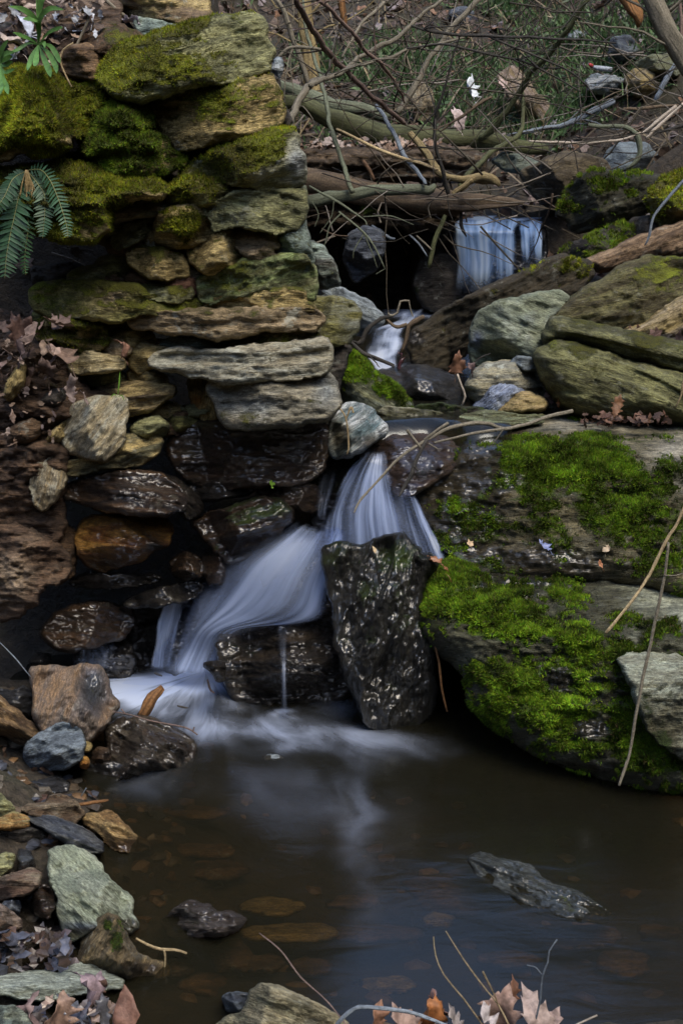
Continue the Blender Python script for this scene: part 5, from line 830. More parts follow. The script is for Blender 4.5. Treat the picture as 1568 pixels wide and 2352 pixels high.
B_ = [
 ('long purplish branch falling diagonally from the top to the logs', 'T', [(160,-20,20),(250,160,22),(380,360,22),(500,500,20),(700,700,19),(880,860,18),(1010,965,15)], [4.7,5.6], 'purple', dict(twigs=5)),
 ('thinner reddish branch running beside the long purplish one', 'T', [(320,-20,13),(480,130,15),(620,280,15),(700,400,14),(830,500,14),(920,620,12),(980,730,10),(1010,810,7)], [4.9,5.6], 'purple', dict(twigs=4)),
 ('pale grey straight branch slanting down left in the middle of the tangle', 'T', [(1600,-20,20),(1440,160,20),(1300,330,19),(1200,470,20),(1120,620,23),(1040,760,25),(960,890,22)], [6.2,6.0], 'grey', dict(twigs=4)),
 ('crooked branch rising from the wall end to the top centre', 'T', [(1330,-20,13),(1180,90,13),(1060,200,15),(920,320,17),(740,400,17),(620,480,17),(540,560,18),(400,600,20),(280,660,25),(220,740,28),(150,880,28),(110,990,24)], [6.0,4.6], 'grey', dict(twigs=9)),
 ('second arm of the crooked branch, thinner and lower', 'T', [(1480,290,9),(1250,350,10),(1050,390,11),(900,450,12),(720,500,12),(600,530,13),(480,590,16),(370,630,18),(270,670,20)], [6.0,4.75], 'grey', dict(twigs=6)),
 ('grey sapling stem standing left of the tangle', 'T', [(10,-20,14),(90,150,19),(150,300,19),(200,460,18),(250,670,18)], 5.7, 'grey', dict(twigs=3)),
 ('pale green sapling stem crossing the grey one', 'T', [(215,-20,9),(240,200,12),(290,400,13),(340,560,14),(370,680,15),(410,850,16),(430,980,16),(500,1170,14)], [6.0,5.4], 'greengrey', dict(twigs=3)),
 ('lichen grey stem propped between the wall and the slim log', 'V', [(440,60,16),(510,250,17),(560,400,18),(595,520,18)], [5.4,5.22], 'greengrey', {}),
 ('forked branch arching over the top centre', 'T', [(900,30,17),(860,20,17),(790,80,13),(700,160,11),(640,260,11),(600,330,10),(530,450,7)], [5.8,5.5], 'grey', dict(twigs=3)),
 ('thin straight tan rod lying across the rotten log', 'V', [(480,30,10),(700,140,12),(950,240,13),(1130,300,12),(1270,355,9)], 5.35, 'tan', {}),
 ('pale tipped stick crossing the rotten log to the slim one', 'V', [(790,-150,13),(880,-20,15),(960,120,17),(1030,270,18),(1120,370,16),(1185,465,13)], [5.7,5.2], 'bluegrey', {}),
 ('long dark branch arching from the top right down to the debris', 'U', [(860,-20,14),(760,130,17),(660,270,19),(580,380,20),(500,480,20),(420,560,20),(340,680,20),(250,830,22),(120,980,26),(40,1040,26)], [5.6,6.0], 'olive', dict(twigs=12)),
 ('lower fork of the dark arching branch', 'U', [(350,690,13),(360,850,14),(340,1000,18),(250,1080,20),(110,1150,20),(20,1230,20),(-60,1330,20),(-120,1400,16)], [5.9,5.35], 'olive', dict(twigs=3)),
 ('thin dark horizontal branch across the green slope', 'B', [(320,118,5),(450,150,7),(680,168,7),(850,170,6),(1050,182,5),(1260,195,3)], 5.2, 'dark', dict(twigs=10)),
 ('thin drooping branch below the dark horizontal one', 'B', [(680,168,5),(760,205,5),(900,262,4),(1050,330,4),(1150,420,2.5)], 5.2, 'dark', dict(twigs=8)),
 ('dark thin branch sweeping right across the slope centre', 'B', [(300,220,4),(480,205,5),(700,255,5),(880,300,4),(1100,420,3)], 5.3, 'dark', dict(twigs=9)),
 ('slender dark stem rising from the brown log', 'B', [(545,150,3),(475,400,5),(430,540,7),(430,650,8),(470,800,9),(488,885,11)], [5.2,5.35], 'dark', dict(twigs=9)),
 ('dark knobbly stick rising right from the tangle', 'B', [(690,445,5),(640,470,8),(560,530,7),(490,575,5),(450,605,3)], 5.2, 'brown', dict(twigs=3)),
 ('arched smooth root curving down at the right', 'B', [(1130,578,8),(1200,585,9),(1290,580,10),(1345,610,12),(1368,680,13),(1350,740,11),(1305,775,5)], 5.9, 'greengrey', {}),
 ('bleached thin pole lying level on the debris', 'B', [(860,650,4),(1000,655,6),(1150,654,6),(1290,640,5),(1370,610,3)], 5.8, 'pale', {}),
 ('blue grey limb lying across the debris above the long log', 'B', [(690,640,3),(770,620,6),(860,603,9),(960,583,10),(1040,570,12),(1140,520,13),(1250,462,12)], 6.3, 'bluegrey', dict(twigs=4)),
 ('white weathered split stick at the right of the debris', 'B', [(1375,612,4),(1450,560,9),(1540,488,7)], 6.0, 'pale', {}),
 ('second white weathered stick parallel to the split one', 'B', [(1400,632,5),(1465,575,8),(1570,470,6)], 5.95, 'pale', {}),
 ('bluish stick leaning on rocks at far right', 'B', [(1440,460,10),(1480,380,12),(1545,280,8)], 6.4, 'bluegrey', {}),
 ('dark curved stick lying over the debris at right', 'B', [(1290,500,6),(1400,498,8),(1545,488,6)], 6.2, 'brown', {}),
 ('dark stick at the right end of the debris', 'B', [(1450,610,4),(1520,590,7),(1640,545,8)], 5.8, 'dark', {}),
 ('thin twig climbing the right edge', 'B', [(1552,-20,6),(1558,150,7),(1575,320,6)], 5.0, 'purple', {}),
 ('curving twig hanging down at the right edge over the mossy rock', 'B', [(1640,780,7),(1568,835,7),(1480,930,7),(1430,1000,6),(1412,1080,6),(1390,1122,3)], 4.5, 'bluegrey', {}),
 ('broken orange branch hanging from the top right', 'B', [(1270,-60,30),(1310,10,30),(1345,70,26),(1358,112,12)], 5.5, 'orange', dict(rough=.3)),
 ('broken orange stub hanging at the top centre', 'T', [(520,-30,28),(530,80,26),(545,180,15),(550,210,8)], 5.8, 'orange', dict(rough=.3)),
 ('short black spike hanging over the lip of the upper fall', 'V', [(1455,660,13),(1458,780,14),(1475,830,12),(1500,876,4)], 5.45, 'dark', {}),
 ('olive pole leaning in the dark left of the upper fall', 'V', [(1325,710,16),(1270,850,18),(1235,990,18),(1200,1110,14)], 5.4, 'olive', {}),
 ('bluish snapped root end in the cave', 'V', [(760,790,10),(840,845,12),(900,885,12),(935,892,7)], 5.3, 'bluegrey', {}),
 ('thin pale stick lying in the cave left of the fall', 'V', [(1050,860,6),(1120,930,8),(1160,990,7),(1192,1032,4)], 5.3, 'bluegrey', {}),
 ('second thin pale stick in the cave', 'V', [(1110,870,6),(1170,930,8),(1225,982,6)], 5.32, 'grey', {}),
 ('thin orange stub standing before the rotten log', 'V', [(690,275,13),(735,350,14),(775,435,12)], 5.5, 'rot', {}),
 ('thin drooping green twig cluster hanging below the slim log', 'V', [(270,480,7),(420,560,10),(560,650,9),(695,742,5),(718,790,3)], [5.2,5.0], 'greengrey', dict(forks=[([(500,680,7),(690,840,8),(780,960,7),(862,1130,4)], 4.95), ([(520,690,7),(430,790,6),(400,900,5),(370,1005,3)], 4.95), ([(700,860,5),(760,1000,4),(800,1120,3)], 4.95), ([(690,720,4),(900,713,4),(1085,782,2)], 4.98), ([(862,1128,3),(830,1145,3),(790,1170,2)], 4.95), ([(290,600,4),(340,700,4),(310,800,3)], 5.0), ([(460,600,4),(440,720,4),(350,850,2.5)], 5.0), ([(690,860,4),(620,980,4),(612,1050,2)], 4.95)])),
 ('crooked black wet stick at the left of the little pool', 'D', [(235,275,6),(180,290,9),(120,335,10),(95,390,11),(65,402,7)], 4.2, 'dark', dict(twigs=2, tw_len=.08)),
 ('second black wet stick lying in the white water', 'D', [(38,385,7),(90,440,10),(150,468,9),(235,505,7)], 4.1, 'dark', dict(twigs=3, tw_len=.07)),
 ('forked brown driftwood standing between the twigs', 'D', [(378,278,10),(340,298,13),(305,320,10),(298,380,9),(275,450,7)], 4.2, 'brown', dict(forks=[([(300,315,9),(250,325,8),(205,290,5)], 4.2)])),
 ('bleached hooked twig above the little pool', 'D', [(312,206,4),(272,208,5),(258,262,5),(225,275,5),(215,262,4)], 4.2, 'grey', dict(forks=[([(308,206,3),(318,250,3),(328,278,3)], 4.2)])),
 ('thin white wet twig hanging between the stream rocks', 'D', [(530,540,5),(548,590,5),(568,645,5),(553,690,3)], 3.7, 'pale', {}),
 ('thin dark twig leaning on the pale green boulder', 'D', [(608,492,3),(640,465,3.5),(684,448,2.5)], 3.75, 'dark', {}),
 ('long forked dry stick reaching over the main waterfall', 'D', [(1060,712,9),(950,735,9),(860,770,8),(750,795,9),(680,772,9),(610,768,10),(500,788,9),(430,822,8),(330,882,7),(260,932,6.5),(200,995,6),(140,1062,5.5),(82,1128,6),(58,1178,3)], [3.5,3.42,3.3,3.05], 'grey', dict(n=70, jit=.5, forks=[([(748,795,8),(620,812,7),(510,838,6),(425,858,5)], [3.36,3.22]), ([(300,800,7),(338,848,6),(362,880,6)], 3.18), ([(490,768,9),(440,800,8),(380,845,7)], 3.2), ([(400,862,4),(442,887,3)], 3.18), ([(740,800,3),(715,835,3),(690,868,2)], 3.3)])),
 ('dark wet limb hanging under the long forked stick', 'D', [(395,840,8),(352,920,9),(325,995,9),(280,1070,8),(262,1102,4)], [3.2,3.14], 'dark', dict(forks=[([(330,965,5),(350,985,3)], 3.15)])),
 ('slanting tan twig with a cut end at the right', 'F', [(1600,-90,6),(1540,50,7),(1490,130,8),(1430,260,8),(1370,360,8),(1290,460,7),(1212,556,8)], [2.6,2.5], 'tan', dict(jit=.6)),
 ('long hanging brown twig reaching down toward the pool', 'F', [(1500,140,6),(1480,290,7),(1450,450,7.5),(1420,600,8),(1382,760,8),(1352,930,8),(1322,1100,7),(1300,1176,8),(1273,1256,7)], [2.55,2.5], 'grey', dict(jit=.6, forks=[([(1480,290,3),(1530,292,3),(1590,275,3)], 2.54)])),
 ('short twig hanging in front of the thick split log at right', 'D', [(1580,540,6),(1562,600,6),(1558,640,5),(1532,695,3)], 3.0, 'tan', {}),
 ('rusty thin stick standing in the gap beside the black rock', 'F', [(428,615,5),(448,700,6),(462,820,6),(486,918,4)], 3.05, 'orange', {}),
 ('thin dark twig arching over the glittering wet rock', 'E', [(522,918,2.5),(600,930,3),(700,960,3.5),(850,990,4),(908,1024,3)], 2.82, 'purple', dict(forks=[([(575,925,3),(558,905,3)], 2.82), ([(885,1010,3.5),(893,988,3)], 2.82)])),
 ('very thin grey twig at the left edge of the recess', 'E', [(-20,580,2),(60,660,3),(142,757,2)], 2.95, 'bluegrey', {}),
 ('reddish twig poking out of the foam', 'E', [(955,770,5),(968,815,6),(985,832,3)], 3.12, 'purple', {}),
 ('dark chip drifting on the foam', 'E', [(710,740,5),(728,748,6),(745,755,4)], 3.3, 'dark', {}),
 ('tiny dark sliver drifting beside the chip on the foam', 'E', [(815,890,4),(840,896,5),(862,900,3)], 3.12, 'dark', {}),
 ('forked pale stick dipping into the pool', 'G', [(628,783,6),(680,810,7),(740,832,8),(800,834,7),(856,852,6)], 2.12, 'tan', dict(forks=[([(755,838,6),(760,880,5),(752,965,4)], 2.1)])),
 ('dark reddish twig slanting up from the bottom centre', 'G', [(1193,760,3.5),(1290,840,4),(1380,960,4),(1500,1070,4),(1590,1180,4)], [1.95,1.75], 'purple', dict(jit=.5)),
 ('tiny blue splinter sticking out of the water on the left', 'G', [(374,130,3),(398,92,3)], 2.62, 'bluegrey', {}),
 ('orange wood chip floating beside the heap', 'G', [(345,172,7),(430,158,9),(498,147,5)], 2.6, 'orange', {}),
 ('curved bluish grey branch along the bottom edge', 'H', [(-30,1190,10),(10,1145,11),(60,1108,11),(120,1101,11),(300,1120,10),(370,1142,10),(480,1182,9),(600,1240,9)], 1.72, 'bluegrey', dict(jit=.5)),
 ('leftmost slender curved twig rising from the bottom edge', 'H', [(422,775,2.5),(432,860,3),(470,950,3.5),(560,1060,4),(650,1185,4)], [1.8,1.72], 'tan', dict(jit=.5)),
 ('long slender twig leaning left over the brown leaves', 'H', [(478,748,2.5),(560,880,3.5),(640,990,4),(720,1090,4),(770,1185,5)], [1.8,1.72], 'tan', dict(jit=.5, forks=[([(648,935,5),(700,1040,3.5),(718,1088,3)], 1.74)])),
 ('upright bluish twig with buds beside the large brown leaf', 'H', [(987,788,4),(952,840,4),(946,890,4.5),(920,960,4.5),(912,1060,5),(883,1190,5)], 1.72, 'bluegrey', dict(jit=.5, forks=[([(850,905,2),(890,916,2.5),(918,948,2.5)], 1.72)])),
 ('short pale stick at the bottom right of the leaves', 'H', [(1172,1136,5),(1100,1168,5),(1020,1200,5)], 1.75, 'pale', {}),
 ('grey stick lying in litter above the plant rosette', 'A', [(407,88,5),(375,170,6),(348,230,7)], 3.42, 'grey', {}),
 ('thin stick crossing the top left litter', 'A', [(802,18,4),(700,68,5),(600,88,5),(440,84,4),(330,60,3)], 3.6, 'purple', {}),
 ('forked grey stick at the top edge above the wall', 'A', [(470,-10,6),(540,50,7),(600,100,6),(650,170,3)], 3.6, 'grey', {}),
 ('thin curved brown stem over the moss mound', 'A', [(338,196,3),(292,230,4),(278,280,4),(300,340,4),(330,400,4)], 3.2, 'tan', {}),
 ('brown diagonal branch at the upper left of the tangle', 'T', [(-20,480,10),(30,450,11),(110,372,12),(250,375,12),(380,390,10)], 5.2, 'grey', dict(twigs=2)),
 ('thin stick hanging by the veined rock', 'X', [(205,60,6),(262,150,6),(285,350,7),(272,430,5)], 3.28, 'tan', dict(forks=[([(262,150,5),(300,60,9),(320,100,8)], 3.28)])),
]
for lb, t_, p_, y_, c_, k_ in B_: Bn(lb, t_, p_, y_, c_, **k_)
# trees
def tree_trunk(label, tile, pts, Y, col):
    V = []; D = tp(tile, [p[:2] for p in pts]); W_ = np.hstack([at(D[:, 0], D[:, 1], Y), (np.array([p[2] for p in pts]) * TL[tile][2] * pxs(Y))[:, None]])
    root = bpy.data.objects.new('tree', None); COL.objects.link(root); root.location = Vector(W_[-1, :3]); tag(root, label, 'tree')
    S = spline(W_, 40); g = tube_geo(S[:, :3], S[:, 3], 22, 5.0, .1); c1, c2 = BC[col]
    o = mk('trunk', g[0] - W_[-1, :3], g[1], M_BARK, parent=root, attrs={'sc': ('FLOAT_VECTOR', g[2]), 'c1': ('FLOAT_COLOR', np.array(c1)), 'c2': ('FLOAT_COLOR', np.array(c2))})
    gs = []; rng = np.random.RandomState(3)
    for i in range(5):
        q = S[5 + i * 5, :3].copy(); dd = np.array([rng.choice([-1, 1]) * .7, -.2, .6]); pts_ = [q.copy()]
        for j in range(7): q = q + dd * .06; dd = dd + rng.randn(3) * .2; dd /= np.linalg.norm(dd); pts_.append(q.copy())
        gs.append(tube_geo(np.array(pts_), np.linspace(.006, .002, 8), 5, i, 0))
    V, F, C, _ = join(gs); mk('limb', V - W_[-1, :3], F, M_BARK, parent=root, attrs={'sc': ('FLOAT_VECTOR', C), 'c1': ('FLOAT_COLOR', np.array(c1)), 'c2': ('FLOAT_COLOR', np.array(c2))})
tree_trunk('leaning brown tree trunk crossing the top right corner', 'B', [(1360,-160,36),(1450,50,42),(1500,150,44),(1568,260,46),(1660,400,48),(1760,560,50)], 4.9, 'grey')
tree_trunk('yellowish mossy tree trunk standing behind the wall end', 'T', [(230,-200,44),(235,100,50),(250,250,55),(270,400,58),(290,620,64),(300,760,70)], 6.9, 'yellow')

# ================================================================ LEAVES
LF = [  # label, tile, x, y, Y, size, kind, rot, colour, curl, wet
 ('large pale brown leaf with holes standing up at the bottom', 'H', 745, 1090, 1.76, 0.082, 'maple', (78, 10, -15), (0.255, 0.170, 0.136), .5, False),
 ('silvery brown leaf right of the large one at the bottom', 'H', 870, 1100, 1.74, 0.078, 'maple', (75, -12, 20), (0.306, 0.238, 0.212), .6, False),
 ('dark red brown leaf tip behind the large pale leaf', 'H', 770, 1020, 1.80, 0.047, 'oak', (80, 20, 30), (0.136, 0.068, 0.043), .5, False),
 ('bright orange curled leaf at the bottom', 'H', 395, 1095, 1.78, 0.055, 'maple', (70, 25, 20), (.30, .12, .04), 1.0, False),
 ('dark rolled leaf right of the orange curled one', 'H', 455, 1080, 1.79, 0.047, 'oak', (75, -30, -30), (0.170, 0.102, 0.093), 1.0, False),
 ('flat pinkish leaf under the curved bottom branch', 'H', 290, 1165, 1.76, 0.070, 'maple', (40, 5, 70), (0.289, 0.204, 0.170), .4, False),
 ('brown folded leaf left of the flat pinkish one', 'H', 150, 1165, 1.75, 0.062, 'oak', (60, 20, 20), (0.255, 0.136, 0.085), .8, False),
 ('grey leaf scrap near the bottom centre', 'H', 540, 1158, 1.75, 0.055, 'oak', (35, 5, 80), (0.238, 0.212, 0.204), .6, False),
 ('whitish curled leaf edge in front of the large pale leaf', 'H', 700, 1160, 1.72, 0.055, 'oak', (30, 10, 60), (0.357, 0.323, 0.323), .8, False),
 ('brown leaf lying flat at the right of the bottom pile', 'H', 950, 1170, 1.74, 0.062, 'maple', (40, 10, -40), (0.255, 0.187, 0.162), .5, False),
 ('mauve curled leaf on the long pale slab', 'G', 375, 1020, 1.93, 0.072, 'maple', (50, 10, 70), (.24, .18, .20), .9, False),
 ('dark brown folded leaf hanging off the pale slab end', 'G', 455, 1020, 1.93, 0.043, 'oak', (70, 30, 10), (0.102, 0.060, 0.043), .9, False),
 ('red brown pointed leaf standing at the bottom left of the pool', 'G', 585, 1130, 1.84, 0.085, 'plain', (70, -15, -10), (.16, .085, .06), .3, False),
 ('wet bluish leaf lying flat at the bottom left', 'G', 340, 1110, 1.88, 0.076, 'oak', (25, 5, 75), (0.136, 0.145, 0.170), .4, True),
 ('tan crumpled leaf beside the wet bluish one', 'G', 265, 1125, 1.86, 0.068, 'maple', (55, 20, 30), (0.255, 0.170, 0.128), 1.0, False),
 ('purple brown leaf standing by the slab corner', 'G', 185, 1110, 1.86, 0.060, 'maple', (65, -20, -40), (0.204, 0.145, 0.136), 1.0, False),
 ('dark wet leaf at the bottom edge by the twig', 'G', 480, 1120, 1.86, 0.051, 'oak', (40, 0, 20), (0.068, 0.068, 0.076), .8, True),
 ('brown leaf leaning between the stream rock and the black rock', 'D', 530, 485, 3.72, 0.066, 'maple', (75, 10, 10), (.15, .075, .045), .7, False),
 ('small purplish curled leaf below the brown leaning one', 'D', 590, 525, 3.70, 0.043, 'oak', (60, -30, 50), (0.132, 0.090, 0.090), 1.0, False),
 ('dark maroon wet leaf stuck in the black twigs', 'D', 265, 480, 4.05, 0.062, 'maple', (60, 10, 70), (0.060, 0.024, 0.030), .7, True),
 ('brown leaf standing against the thick split log', 'D', 1265, 690, 3.42, 0.062, 'oak', (80, 15, -10), (0.144, 0.072, 0.036), .6, False),
 ('orange brown leaf scrap beside the smooth tan rock', 'D', 995, 665, 3.66, 0.034, 'oak', (70, 0, 30), (0.240, 0.102, 0.048), .5, False),
 ('rust brown leaf wedged between the black rock and the boulder', 'F', 440, 240, 3.10, 0.060, 'oak', (45, 0, 60), (.20, .09, .04), .5, True),
 ('bluish white leaf shining on the dark far slope', 'B', 597, 390, 6.6, 0.119, 'maple', (60, 20, 50), (0.620, 0.680, 0.740), .4, False),
 ('curled reddish leaf beside the dark wall hollow', 'C', 545, 425, 3.27, 0.053, 'maple', (60, 10, 80), (0.207, 0.115, 0.081), .8, False),
 ('big pale brown leaf spread over the mud leaf pile', 'C', 270, 430, 3.20, 0.090, 'maple', (50, 0, 65), (0.162, 0.110, 0.086), .5, False),
 ('light beige leaf on the mud leaf pile', 'C', 200, 420, 3.18, 0.048, 'plain', (55, 20, 20), (0.242, 0.178, 0.138), .4, False),
 ('dark lobed leaf hanging down the mud slope', 'C', 210, 510, 3.18, 0.069, 'maple', (70, 0, 170), (0.110, 0.075, 0.063), .6, False),
 ('mauve leaf at the left of the mud leaf pile', 'C', 90, 440, 3.17, 0.074, 'oak', (60, 10, -50), (0.138, 0.098, 0.092), .7, False),
 ('shaded brown leaf at the top of the mud leaf pile', 'C', 80, 330, 3.20, 0.080, 'maple', (60, -15, 30), (0.098, 0.058, 0.046), .8, False),
 ('grey brown leaf draped above the pale angular rock', 'C', 330, 610, 3.17, 0.064, 'oak', (65, 0, 20), (0.162, 0.126, 0.115), .9, False),
 ('pale pink leaf touching the top of the pale angular rock', 'C', 390, 650, 3.15, 0.037, 'oak', (45, 0, 80), (0.242, 0.190, 0.173), .6, False),
 ('small tan leaf low on the mud slope', 'C', 60, 735, 3.15, 0.032, 'plain', (60, 0, 30), (0.196, 0.138, 0.110), .5, False),
 ('bluish leaf at the top left corner', 'A', 110, 120, 3.4, 0.068, 'plain', (40, 0, 60), (0.420, 0.460, 0.560), .5, False),
 ('white curled leaf near the top left sticks', 'A', 425, 88, 3.5, 0.051, 'plain', (40, 20, 20), (0.550, 0.580, 0.660), .9, False),
 ('folded pale leaf at the left edge above the moss', 'A', 60, 195, 3.35, 0.076, 'oak', (50, 0, 70), (0.360, 0.300, 0.260), .8, False),
 ('purple curled leaf under the forked grey stick', 'A', 600, 108, 3.55, 0.060, 'oak', (50, 20, 60), (0.250, 0.220, 0.250), .9, False),
 ('tiny cream leaf on top of the black upright rock', 'F', 148, 172, 2.98, 0.019, 'plain', (50, 0, 40), (0.550, 0.420, 0.250), .3, False),
 ('tiny tan leaf at the mossy corner of the lower boulder', 'F', 588, 140, 3.05, 0.021, 'maple', (60, 0, 30), (0.500, 0.360, 0.220), .4, False),
 ('tiny curled beige leaf on the wet shelf', 'F', 1217, 165, 3.05, 0.024, 'maple', (60, 0, -30), (0.500, 0.400, 0.280), .8, False),
 ('tiny blue leaf lying on the wet shelf', 'F', 930, 150, 3.08, 0.038, 'maple', (40, 0, 60), (0.160, 0.190, 0.340), .4, True),
 ('tiny rust twig leaf on the pale stone top', 'F', 1190, 240, 3.0, 0.021, 'plain', (50, 0, 30), (0.360, 0.160, 0.080), .6, False),
 ('flattened leaf half buried in the red debris right of the log', 'D', 1200, 745, 3.5, 0.043, 'oak', (30, 0, 80), (0.120, 0.066, 0.048), .7, False),
 ('brown leaf behind the blue twig cluster on the debris dam', 'B', 520, 540, 5.8, 0.099, 'maple', (60, 0, 40), (0.460, 0.380, 0.370), .5, False),
 ('pink grey leaf on the litter left of the pinkish slab', 'B', 740, 385, 6.5, 0.079, 'oak', (60, 0, 20), (0.440, 0.330, 0.300), .5, False),
]
for a in LF: leaf(a[0], a[1], a[2], a[3], a[4], a[5], a[6], a[7], a[8], a[9], a[10])

# red leaf-mush debris behind the upper boulder, wet mats on the left shore
def scatter_geo(n, samp, size, cols, rng, flat=.35, ztop=.004, shape=None):
    VV = []; CC = []; FF = []; o = 0
    P, N = samp(n)
    for k in range(len(P)):
        s = size * rng.uniform(.5, 1.3); a = rng.uniform(0, 6.28); m = rng.randn(3) * flat + N[k]; m /= np.linalg.norm(m)
        e1 = np.cross(m, (math.cos(a), math.sin(a), .1)); e1 /= np.linalg.norm(e1); e2 = np.cross(m, e1); c = rng.uniform(.1, .5)
        w = rng.uniform(.35, .7)
        q = [(-.5, 0, 0), (-.25, w * .5, c * .2), (.02, w * .33, c * .05), (.2, w * .55, c * .25), (.32, w * .18, 0), (.5, 0, c * .3), (.3, -w * .2, c * .1), (.2, -w * .5, c * .3), (0, -w * .3, c * .1), (-.25, -w * .45, c * .15)]
        v = np.array([P[k] + m * ztop + s * (x * e1 + y * e2 + z * m) for x, y, z in q]); VV.append(v)
        FF += [(o, o + 1, o + 9), (o + 1, o + 2, o + 8, o + 9), (o + 2, o + 3, o + 7, o + 8), (o + 3, o + 4, o + 6, o + 7), (o + 4, o + 5, o + 6)]; o += 10
        CC.append(np.tile(np.array(cols[rng.randint(len(cols))]) * rng.uniform(.6, 1.25), (10, 1)))
    return np.vstack(VV), FF, np.vstack(CC)
def ground_samp(x0, x1, y0, y1, rng, lift=0.0, dens=None):
    def f(n):
        X = rng.uniform(x0, x1, n * 3); Y = rng.uniform(y0, y1, n * 3)
        if dens is not None: k = rng.rand(n * 3) < dens(X, Y); X, Y = X[k], Y[k]
        X, Y = X[:n], Y[:n]; Z = gz(X, Y); e = .02
        N = np.stack([-(gz(X + e, Y) - Z) / e, -(gz(X, Y + e) - Z) / e, np.ones(len(X))], 1); N /= np.linalg.norm(N, axis=1)[:, None]
        return np.stack([X, Y, Z + lift], 1), N
    return f
def stuff(name, g, mat, label): return mk(name, g[0], g[1], mat, origin=np.zeros(3), smooth=False, attrs={'c1': ('FLOAT_COLOR', g[2])}, label=label, cat='ground litter', kind='stuff')
rg = np.random.RandomState(11)
FAR = [(.11,.08,.065),(.15,.115,.105),(.08,.055,.04),(.22,.19,.20),(.11,.075,.06),(.19,.11,.07),(.08,.055,.04)]  # far slope's shade is put into these darkened leaf colours
stuff('leaf_litter', scatter_geo(5500, ground_samp(-1.2, 4.2, 6.0, 10.5, rg, .0), .085, FAR, rg, .5), M_LEAF, 'faded brown and pinkish leaves covering the far slope')
stuff('leaf_litter', scatter_geo(1400, ground_samp(-1.8, -.15, 3.7, 6.0, rg, .0), .06, FAR + [(.45,.48,.55)], rg, .5), M_LEAF, 'dead leaves and crumbs on the bank above the wall')
stuff('leaf_litter', scatter_geo(500, ground_samp(.35, 1.8, 3.7, 5.9, rg, .0), .07, [(.14,.08,.06),(.10,.06,.05),(.2,.12,.08)], rg, .6), M_LEAF, 'dark wet leaves between the right bank rocks')
stuff('leaf_litter', scatter_geo(160, ground_samp(-1.1, -.36, 1.75, 3.2, rg, .0), .035, [(.04,.03,.025),(.06,.04,.03),(.04,.035,.04),(.09,.07,.06)], rg, .4), M_WETLEAF, 'wet blackened leaf scraps on the left shore')
def debris_patch(tile, x0, x1, y0, y1, Y0, Y1, n, size, cols, mat, label):
    def f(m):
        D = tp(tile, list(zip(rg.uniform(x0, x1, m), rg.uniform(y0, y1, m)))); Ys = rg.uniform(Y0, Y1, m); return at(D[:, 0], D[:, 1], Ys), np.tile((0, -.5, 1.), (m, 1))
    stuff('leaf_litter', scatter_geo(n, f, size, cols, rg, .6), mat, label)
debris_patch('D', 1090, 1500, 728, 775, 3.45, 3.6, 70, .03, [(.09,.045,.03),(.06,.035,.025),(.13,.07,.045)], M_LEAF, 'rusty leaf mush along the foot of the thick split log')
debris_patch('C', -20, 330, 300, 560, 3.16, 3.24, 16, .06, [(.2,.14,.12),(.15,.1,.08),(.26,.19,.16)], M_LEAF, 'broken leaves in the mud leaf pile')
debris_patch('G', -20, 330, 760, 930, 2.03, 2.2, 110, .035, [(.05,.04,.045),(.07,.075,.10),(.07,.045,.035),(.04,.03,.025)], M_WETLEAF, 'wet leaf mat with blue shine behind the long pale slab')
debris_patch('G', 100, 560, 1060, 1180, 1.85, 1.92, 30, .03, [(.1,.1,.13),(.2,.14,.11),(.07,.06,.06)], M_WETLEAF, 'wet leaf scraps at the bottom left corner')
# grass and small green weeds on the slope
debris_patch('A', -20, 470, -10, 330, 3.42, 3.5, 260, .035, [(.2,.14,.1),(.13,.09,.07),(.3,.24,.2),(.42,.45,.5),(.1,.07,.05)], M_LEAF, 'leaf crumbs and bark bits on the bank above the moss mound')
debris_patch('C', -20, 300, 380, 900, 3.16, 3.22, 60, .022, [(.16,.11,.08),(.11,.08,.06),(.2,.15,.12),(.08,.06,.06)], M_LEAF, 'small crumbs of leaf stuck to the mud slope')
debris_patch('V', 180, 1400, 130, 260, 5.8, 5.9, 220, .05, [(.3,.22,.17),(.2,.13,.09),(.36,.3,.27)], M_LEAF, 'bark flakes and pale leaves on the rotten log')
def blades(n, samp, h, w, cols, rng, name, label, spread=.5, cl=6, r=.03):
    P, N = samp(n); m = len(P); VV = []; CC = []
    for t in range(cl):
        p = P + rng.randn(m, 3) * [r, r, .004]; d = np.array([0, 0, 1.]) + rng.randn(m, 3) * spread; d /= np.linalg.norm(d, axis=1)[:, None]
        s = np.cross(d, rng.randn(m, 3)); s /= np.linalg.norm(s, axis=1)[:, None]; hh = h * rng.uniform(.4, 1.3, m)[:, None]; ww = w * rng.uniform(.6, 1.4, m)[:, None]
        VV.append(np.stack([p - s * ww * .5, p + s * ww * .5, p + d * hh * .6 + s * ww * .6, p + d * hh + N * 0 - [0, .01, .01], ], 1).reshape(-1, 3))
        c = np.array([cols[i] for i in rng.randint(len(cols), size=m)]) * rng.uniform(.6, 1.3, m)[:, None]; CC.append(np.repeat(c, 4, 0))
    V = np.vstack(VV); F = np.arange(len(V)).reshape(-1, 4)
    return mk(name, V, F, M_GREEN, origin=np.zeros(3), smooth=False, attrs={'c1': ('FLOAT_COLOR', np.vstack(CC))}, label=label, cat='ground cover', kind='stuff')
gd = lambda X, Y: sstep(-.35, .1, fbm(X * .9, Y * .9, 7.7, 3) + .25 * sstep(7, 8.5, Y) - .5 * np.abs(X - .9) * .3)
blades(8000, ground_samp(-.8, 4, 6.6, 10.5, rg, 0, gd), .075, .010, [(.07,.14,.045),(.10,.17,.07),(.05,.10,.035),(.10,.14,.07)], rg, 'grass', 'fresh green grass and weeds patching the far slope', .6, 7, .05)
